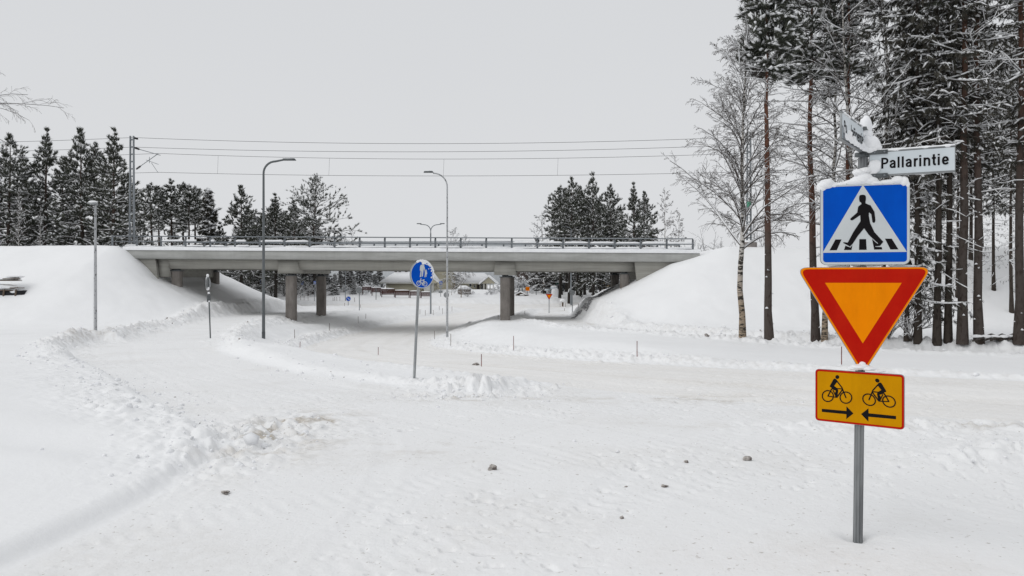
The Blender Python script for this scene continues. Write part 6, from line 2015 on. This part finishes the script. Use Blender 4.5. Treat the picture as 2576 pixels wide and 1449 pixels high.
# ------------------------------------------------------------------ far houses and things
def snow_roof(mb, pts_low, pts_high, t):
    """roof snow: four sided slope with thickness t"""
    a, b = pts_low; c, d = pts_high
    V = [a, b, d, c]; V = np.array(V, float)
    T = V + np.array([0, 0, t])
    mb.hexa(np.concatenate([V, T]))
def boards(parent, name, mt, x0, x1, y, z0, z1, wd, horiz=True, n=None):
    pass
def garage():
    y = 118.0; k = y / FPX
    g0 = H(xcol(1040, y), y) - .3
    X = lambda px: (px - 1040) * k
    Z = lambda row: zrow(row, y) - g0
    rt = empty('garage', (xcol(1040, y), y, g0), 0, 'long low cream garage under thick roof snow left of the round sign', 'building')
    x0, x1 = X(971), X(1090); ze = Z(711); zr = Z(691)
    mb = MB(); mb.box(x0, x1, 0, 6.5, 0, ze); mb.build('wall', M['wall_cream'], rt)
    mb = MB(); mb.box(x0 - .9, x1 + .5, -.9, -.78, ze - .14, ze + .04); mb.build('fascia_board', M['trim_white'], rt)
    mb = MB(); mb.hexa([(x0 - .9, -.78, ze - .1), (x1 + .5, -.78, ze - .1), (x1 + .5, 7.3, ze - .1), (x0 - .9, 7.3, ze - .1), (x0 + 1.0, 3.2, zr), (x1 - .4, 3.2, zr), (x1 - .4, 3.3, zr), (x0 + 1.0, 3.3, zr)]); mb.build('roof', M['wall_brown'], rt)
    mb = MB(); mb.hexa([(x0 - 1, -.95, ze + .06), (x1 + .6, -.95, ze + .06), (x1 + .6, 7.4, ze + .06), (x0 - 1, 7.4, ze + .06), (x0 + .9, 3.0, zr + .45), (x1 - .3, 3.0, zr + .45), (x1 - .3, 3.5, zr + .45), (x0 + .9, 3.5, zr + .45)])
    mb.build('roof_snow', M['snow'], rt)
    for px in (985, 995, 1012):
        mb = MB(); mb.box(X(px), X(px) + .35, 3.0, 3.6, zr, zr + 1.0); o = mb.build('chimney', M['wall_brown'], rt)
        mb = MB(); mb.box(X(px) - .05, X(px) + .4, 2.95, 3.65, zr + 1.002, zr + 1.25); mb.build('snow_cap', M['snow'], o)
    # gable porch at the right end, facing right-front
    xg0, xg1 = X(1070), X(1100)
    mb = MB(); mb.hexa([(xg0, -2, 0), (xg1 - .5, -2, 0), (xg1 - .5, -.02, 0), (xg0, -.02, 0), (xg0, -2, Z(712)), (xg1 - .5, -2, Z(712)), (xg1 - .5, -.02, Z(712)), (xg0, -.02, Z(712))]); mb.build('porch_wall', M['trim_white'], rt)
    mb = MB(); mb.slab([(xg0 - .4, Z(712)), (xg1 + .4, Z(712)), ((xg0 + xg1) / 2, Z(695))], -2.3, -2.1); mb.build('porch_gable', M['wall_cream'], rt)
    mb = MB()
    for s in (-1, 1):
        xe = xg0 - .6 if s < 0 else xg1 + .6; xm = (xg0 + xg1) / 2
        P_ = [(xe, Z(713)), (xm, Z(694.5)), (xm, Z(693)), (xe, Z(711.5))]
        mb.slab(P_, -2.5, -2.0)
    mb.build('porch_roof_snow', M['snow'], rt)
garage()
def house():
    y = 130.0; k = y / FPX
    xc = xcol(1170, y); g0 = H(xc, y) - .3
    X = lambda px: (px - 1170) * k
    Z = lambda row: zrow(row, y) - g0
    rt = empty('house', (xc, y, g0), 0, 'cream wooden house with snowy roofs and a white gabled porch seen under the bridge', 'building')
    mb = MB(); mb.box(X(1088), X(1140), 0, 9, 0, Z(690)); mb.build('wall', M['wall_cream'], rt)
    mb = MB(); mb.slab([(X(1082), Z(690)), (X(1146), Z(690)), (X(1114), Z(660))], .0, 9); mb.build('gable', M['wall_cream'], rt)
    mb = MB()
    for s in (-1, 1):
        xe = X(1078) if s < 0 else X(1150); xm = X(1114)
        mb.slab([(xe, Z(693)), (xm, Z(659.5)), (xm, Z(653)), (xe, Z(686))], -.7, 9.5)
    mb.build('roof_snow', M['snow'], rt)
    mb = MB(); mb.box(X(1142), X(1222), 1, 9, 0, Z(711)); mb.build('wing_wall', M['wall_cream'], rt)
    mb = MB(); mb.hexa([(X(1140), .2, Z(712)), (X(1245), .2, Z(712)), (X(1245), 10, Z(712)), (X(1140), 10, Z(712)), (X(1140), 4.8, Z(686)), (X(1216), 4.8, Z(686)), (X(1216), 5.2, Z(686)), (X(1140), 5.2, Z(686))]); mb.build('roof_snow', M['snow'], rt)
    mb = MB(); mb.box(X(1142), X(1236), .1, .19, Z(714), Z(711)); mb.build('gutter', M['trim_white'], rt)
    for px0, px1, r0, r1 in ((1179, 1186, 712, 722), (1191, 1196, 717, 724), (1209, 1214, 714, 728)):
        mb = MB(); mb.box(X(px0), X(px1), .93, .98, Z(r1), Z(r0)); o = mb.build('window', M['trim_white'], rt)
        mb = MB(); mb.box(X(px0) + .08, X(px1) - .08, .90, .925, Z(r1) + .08, Z(r0) - .08); mb.build('pane', M['glass'], o)
    mb = MB(); mb.box(X(1199), X(1205), .93, .98, Z(740), Z(716)); mb.build('door', M['wall_brown'], rt)
    # porch
    xa, xb = X(1218), X(1243)
    mb = MB(); mb.slab([(xa - .3, Z(713)), (xb + .3, Z(713)), ((xa + xb) / 2, Z(697))], -3.0, -2.8); mb.build('porch_gable', M['wall_cream'], rt)
    mb = MB()
    for s in (-1, 1):
        xe = xa - .8 if s < 0 else xb + .8; xm = (xa + xb) / 2
        mb.slab([(xe, Z(715.5)), (xm, Z(696.5)), (xm, Z(692)), (xe, Z(711))], -3.4, 4)
    mb.build('porch_roof_snow', M['snow'], rt)
    for px in (1219, 1226, 1234, 1242):
        mb = MB(); mb.box(X(px) - .1, X(px) + .1, -2.98, -2.8, 0, Z(713)); mb.build('post', M['trim_white'], rt)
    mb = MB(); mb.box(xa, xb, -2.7, 1, 0, .45); mb.build('porch_floor', M['stone'], rt)
    mb = MB(); mb.box(xa + .2, xb - .2, -2.6, -2.5, .46, Z(733)); mb.build('railing', M['trim_white'], rt)
house()
def hut():
    y = 114; k = y / FPX; xc = xcol(1168, y); g0 = H(xc, y) - .1
    X = lambda px: (px - 1168) * k
    Z = lambda row: zrow(row, y) - g0
    rt = empty('garden_hut', (xc, y, g0), .3, 'small grey garden hut with twig-covered snowy roof before the house', 'hut')
    mb = MB(); mb.box(X(1154), X(1182), -.8, .8, 0, Z(727)); mb.build('wall', M['stone'], rt)
    mb = MB(); mb.hexa([(X(1150), -1.1, Z(728)), (X(1187), -1.1, Z(728)), (X(1187), 1.1, Z(728)), (X(1150), 1.1, Z(728)), (X(1158), -.2, Z(718)), (X(1172), -.2, Z(718)), (X(1172), .2, Z(718)), (X(1158), .2, Z(718))]); mb.build('roof_snow', M['snow'], rt)
hut()
def shelter():
    y = 112; k = y / FPX; xc = xcol(1314, y); g0 = H(xc, y)
    Z = lambda row: zrow(row, y) - g0
    rt = empty('mailbox_shelter', (xc, y, g0), -.5, 'little grey roofed shelter with white mailboxes and a snow cap right of the right pier', 'shelter')
    mb = MB(); mb.box(-.55, .55, .1, .2, .35, Z(740)); mb.box(-.6, -.55, -.35, .2, .0, Z(741)); mb.box(.55, .6, -.35, .2, 0, Z(741)); mb.build('back_wall', M['plank'], rt)
    mb = MB(); mb.slab([(-.85, Z(742)), (0, Z(735)), (.85, Z(742)), (.85, Z(743)), (0, Z(736.5)), (-.85, Z(743))][::-1], -.6, .4); mb.build('roof', M['plank'], rt)
    mb = MB(); mb.slab([(-.92, Z(741.6)), (-.85, Z(740.5)), (0, Z(732)), (.85, Z(740.5)), (.92, Z(741.6)), (0, Z(734.6))][::-1], -.65, .45); mb.build('snow_cap', M['snow'], rt)
    for i in range(4):
        mb = MB(); mb.box(-.5 + i * .26, -.29 + i * .26, -.25, .095, .75, 1.15); mb.build('mailbox', M['trim_white'] if i % 2 else M['galv'], rt)
shelter()
def fence():
    # sections of red boards, each its own thing
    secs = [(911, 934, 721, 728, 111), (934.5, 958, 724, 733, 110), (959, 993, 727, 739.5, 109), (993.5, 1030, 731, 741.5, 108.5), (1030.5, 1058, 733, 742, 108), (1058.5, 1084, 735, 744, 108)]
    labs = ['leftmost section of the low dark red board fence', 'second section from the left of the red board fence', 'red fence section with a white rail lying over its left end', 'middle red fence section under a strip of snow',
            'red fence section left of the round sign post with a broad snow ledge', 'rightmost red fence section ending at the thin lamp post']
    for (a, b, r0, r1, y), lab in zip(secs, labs):
        k = y / FPX; xa, xb = xcol(a, y), xcol(b, y); g0 = zrow(r1, y) - .25
        rt = empty('fence_section', ((xa + xb) / 2, y, g0), 0, lab, 'fence', 'red board fence before the garage')
        w2 = (xb - xa) / 2; h = zrow(r0, y) - g0
        n = 4; bh = (h - .15) / n
        me = None
        for i in range(n):
            mb = MB(); mb.box(-w2, w2, 0, .03, .15 + i * bh + .01, .15 + (i + 1) * bh - .02); mb.build('board', M['wood_red'], rt)
        for s in (-1, 1):
            mb = MB(); mb.box(s * (w2 - .07) - .05, s * (w2 - .07) + .05, .032, .12, -.4, h); mb.build('post', M['wood_red'], rt)
        mb = MB(); blob(mb, (0, .02, h + .05), (w2 * .98, .12, .10), int(a), .15, 3, 3, flat=-.3); mb.build('snow_cap', M['snow'], rt, True)
fence()
def side_buildings():
    y = 135; k = y / FPX
    xc = xcol(1520, y); g0 = H(xc, y)
    Z = lambda row: zrow(row, y) - g0
    rt = empty('house', (xc, y, g0), 0, 'small ochre house with a snowy flat roof between the right trunks', 'building')
    mb = MB(); mb.box(xcol(1511, y) - xc, xcol(1548, y) - xc, 0, 7, 0, Z(711)); mb.build('wall', M['wall_yellow'], rt)
    mb = MB(); mb.box(xcol(1498, y) - xc, xcol(1552, y) - xc, -.8, 7.5, Z(711), Z(708.5)); mb.build('roof', M['trim_white'], rt)
    mb = MB(); mb.box(xcol(1498, y) - xc, xcol(1552, y) - xc, -.8, 7.5, Z(708.4), Z(704)); mb.build('roof_snow', M['snow'], rt)
    y = 150; xc = xcol(1312, y); g0 = H(xc, y)
    rt = empty('house', (xc, y, g0), 0, 'dark brown building close under the girder right of the right pier', 'building')
    mb = MB(); mb.box(-1.2, 1.4, 0, 5, 0, zrow(660, y) - g0); mb.build('wall', M['wall_brown'], rt)
    mb = MB(); mb.box(-1.4, 1.6, -.2, 5.2, zrow(660, y) - g0, zrow(655, y) - g0); mb.build('roof_snow', M['snow'], rt)
    # pale hall on the horizon
    y = 260; xc = xcol(1000, y); g0 = H(xc, y)
    rt = empty('hall', (xc, y, g0), 0, 'long pale hall on the horizon glimpsed through the bridge railing', 'building')
    mb = MB(); mb.box(xcol(760, y) - xc, xcol(1340, y) - xc, 0, 20, 0, zrow(607, y) - g0); mb.build('wall', M['wall_grey'], rt)
    mb = MB(); mb.box(xcol(758, y) - xc, xcol(1342, y) - xc, -.3, 20.3, zrow(607, y) - g0, zrow(605.5, y) - g0); mb.build('roof_snow', M['snow'], rt)
    # dark shed with a green bin and a parked car
    y = 126; xc = xcol(1416, y); g0 = H(xc, y)
    rt = empty('open_shed', (xc, y, g0), 0, 'low dark shed behind the trunks by the far give way sign', 'shed')
    mb = MB(); mb.box(xcol(1395, y) - xc, xcol(1440, y) - xc, 0, 3, 0, zrow(738, y) - g0); mb.build('wall', M['wall_brown'], rt)
    mb = MB(); mb.box(xcol(1393, y) - xc, xcol(1442, y) - xc, -.3, 3.2, zrow(738, y) - g0, zrow(733, y) - g0); mb.build('roof_snow', M['snow'], rt)
    x = xcol(1401, 124); z = H(x, 124)
    rt = empty('waste_bin', (x, 124, z), 0, 'green waste bin before the dark shed', 'bin')
    mb = MB(); mb.hexa([(-.3, -.3, 0), (.3, -.3, 0), (.3, .3, 0), (-.3, .3, 0), (-.36, -.36, 1.05), (.36, -.36, 1.05), (.36, .36, 1.05), (-.36, .36, 1.05)]); mb.build('body', M['green'], rt)
    mb = MB(); mb.box(-.4, .4, -.42, .4, 1.06, 1.14); mb.build('lid', M['green'], rt)
    # car
    y = 120; x = xcol(1430, y); z = H(x, y)
    rt = empty('parked_car', (x, y, z), .25, 'dark parked car with snow on its roof half hidden by the far trunks', 'car')
    prof = [(-2.1, .35), (2.1, .35), (2.15, .75), (1.9, .95), (1.0, 1.0), (.45, 1.42), (-1.0, 1.45), (-1.75, 1.05), (-2.15, .9)]
    mb = MB(); mb.slab(prof, -.82, .82); mb.build('body', M['car_dark'], rt)
    mb = MB(); mb.slab([(.85, 1.02), (.42, 1.36), (-.95, 1.38), (-1.5, 1.05)], -.826, .826); mb.build('window', M['glass'], rt)
    for xx in (-1.3, 1.35):
        for yy in (-.80, .80):
            mb = MB(); mb.tube([(xx, yy - .1, .32), (xx, yy + .1, .32)], .33, 20); o = mb.build('wheel', M['rubber'], rt)
            mb = MB(); mb.tube([(xx, yy - .105, .32), (xx, yy + .105, .32)], .19, 14); mb.build('rim', M['galv'], o)
    mb = MB(); blob(mb, (-.3, 0, 1.5), (.85, .7, .14), 3, .1, 2, 3, flat=-.2); blob(mb, (1.5, 0, .98), (.5, .7, .08), 5, .1, 2, 3); mb.build('snow_cap', M['snow'], rt, True)
    # barrier rail
    x = xcol(1372, 113); z = H(x, 113)
    rt = empty('guard_rail', (x, 113, z), 0, 'dark bar barrier between the small orange sign and the far trunks', 'barrier')
    zz = zrow(757.5, 113) - z
    mb = MB(); mb.tube([(-1.4, 0, zz), (2.1, 0, zz - .1)], .05, 8); mb.build('rail', M['galv_dark'], rt)
    for xx, t in ((-1.4, zz + 2.2), (2.0, zz)):
        mb = MB(); mb.tube([(xx, 0, -.4), (xx, 0, t)], .05, 8); mb.build('post', M['galv_dark'], rt)
    x, y, z = hit(1415.5, 771)
    rt = empty('marker_post', (x, y, z), 0, 'short brown post with a snow cap near the far stakes', 'post')
    k = y / FPX
    mb = MB(); mb.tube([(0, 0, -.2), (0, 0, 14 * k)], .12, 8); mb.build('post', M['plank'], rt)
    mb = MB(); blob(mb, (0, 0, 15 * k), (.36, .3, .24), 3, .2, 2, 3); mb.build('snow_cap', M['snow'], rt, True)
side_buildings()

# snow covered boards on the left slope
def board_pile():
    x, y, z = hit(22, 742)
    k = y / FPX
    rt = empty('board_pile', (x, y, z), 0, 'pile of boards under thick snow on the left slope, dark underneath', 'board pile')
    Z = lambda row: zrow(row, y) - z
    X = lambda px: (px - 22) * k
    mb = MB(); mb.hexa([(X(-60), -.1, Z(756)), (X(63), -.1, Z(741)), (X(60), 1.3, Z(736)), (X(-60), 1.3, Z(750)), (X(-60), -.1, Z(731)), (X(60), -.1, Z(731)), (X(58), 1.3, Z(730)), (X(-60), 1.3, Z(730))]); mb.build('dark_underside', M['pile_dark'], rt)  # near-black block filling the underside of the pile
    for px in (13, 43):
        mb = MB(); mb.hexa([(X(px - 2), -.22, Z(748)), (X(px + 1), -.22, Z(748)), (X(px + 1), -.12, Z(748)), (X(px - 2), -.12, Z(748)), (X(px), -.22, Z(728)), (X(px + 3), -.22, Z(728)), (X(px + 3), -.12, Z(728)), (X(px), -.12, Z(728))]); mb.build('prop_board', M['plank'], rt)
    for r0, px0, px1, t in ((729.5, -60, 36, .06), (723.5, 28, 52, .05), (705, -60, 46, .05), (700, 10, 42, .05)):
        mb = MB(); mb.box(X(px0), X(px1), -.15, .4, Z(r0) - t, Z(r0)); mb.build('board', M['plank'], rt)
    mb = MB()
    blob(mb, (X(-15), .2, Z(722)), (55 * k, .5, 8 * k), 3, .10, 2, 4, flat=-.75); blob(mb, (X(37), .2, Z(734)), (16 * k, .35, 6 * k), 5, .2, 2, 3)
    blob(mb, (X(-5), .5, Z(702)), (48 * k, .6, 5 * k), 8, .10, 2, 4, flat=-.7); blob(mb, (X(22), .6, Z(696)), (22 * k, .5, 4 * k), 9, .12, 2, 3, flat=-.6)
    mb.build('snow_cap', M['snow'], rt, True)
board_pile()

# stone drain down the right slope beside the abutment
def drain():
    rng = np.random.default_rng(4)
    pts = []
    for px, row in ((1445, 797), (1462, 784), (1482, 767), (1503, 749), (1524, 733), (1545, 723)):
        # on the slope below the bridge
        X_ = None
        best = None
        for y in np.arange(55, 66, .1):
            x = xcol(px, y); e = abs(H(x, y) - zrow(row, y))
            if best is None or e < best[0]: best = (e, x, y)
        pts.append((best[1], best[2]))
    P = catmull(pts, 12)
    mb = MB(); n = 0
    root = tag(link('stone_drain', None), 'dark stone-lined drain running down the right slope beside the abutment', 'drain')
    root.location = (P[0][0], P[0][1], H(*P[0]))
    for i in range(150):
        t = rng.random() * (len(P) - 1); j = int(t); q = P[j] + (P[min(j + 1, len(P) - 1)] - P[j]) * (t - j)
        d = P[min(j + 1, len(P) - 1)] - P[j]; d /= np.linalg.norm(d) + 1e-9
        q = q + np.array([-d[1], d[0]]) * rng.uniform(-.28, .28)
        r = rng.uniform(.10, .2)
        blob(mb, (q[0] - P[0][0], q[1] - P[0][1], H(*q) - H(*P[0]) + .02), (r, r, r * .5), i, .4, 1.7, 1, rotz=i)
    mb.build('stone', M['gravel'], root)['kind'] = 'stuff'
drain()
# trunk-foot drift and brush heap at the right edge
x, y, z = hit(2515, 868)
rt = MB()
for i in range(14):
    a = i * .45
    rt.tube([(-1.1 + i * .13, -.2 + .05 * (i % 5), .05 + .03 * (i % 4)), (-.5 + i * .13, .1, .16 + .05 * (i % 3)), (.1 + i * .10, .2 - .04 * (i % 4), .08)], .03 + .008 * (i % 3), 6)
o = rt.build('brush_heap', M['twig_dark'], loc=(x, y, z)); tag(o, 'low heap of cut branches in the snow left of the trunk at the right edge', 'brush heap')
mb = MB()
for i in range(6): blob(mb, (-.8 + i * .32, .05, .2), (.2, .2, .06), i, .2, 2, 2)
mb.build('snow_cap', M['snow'], o, True)
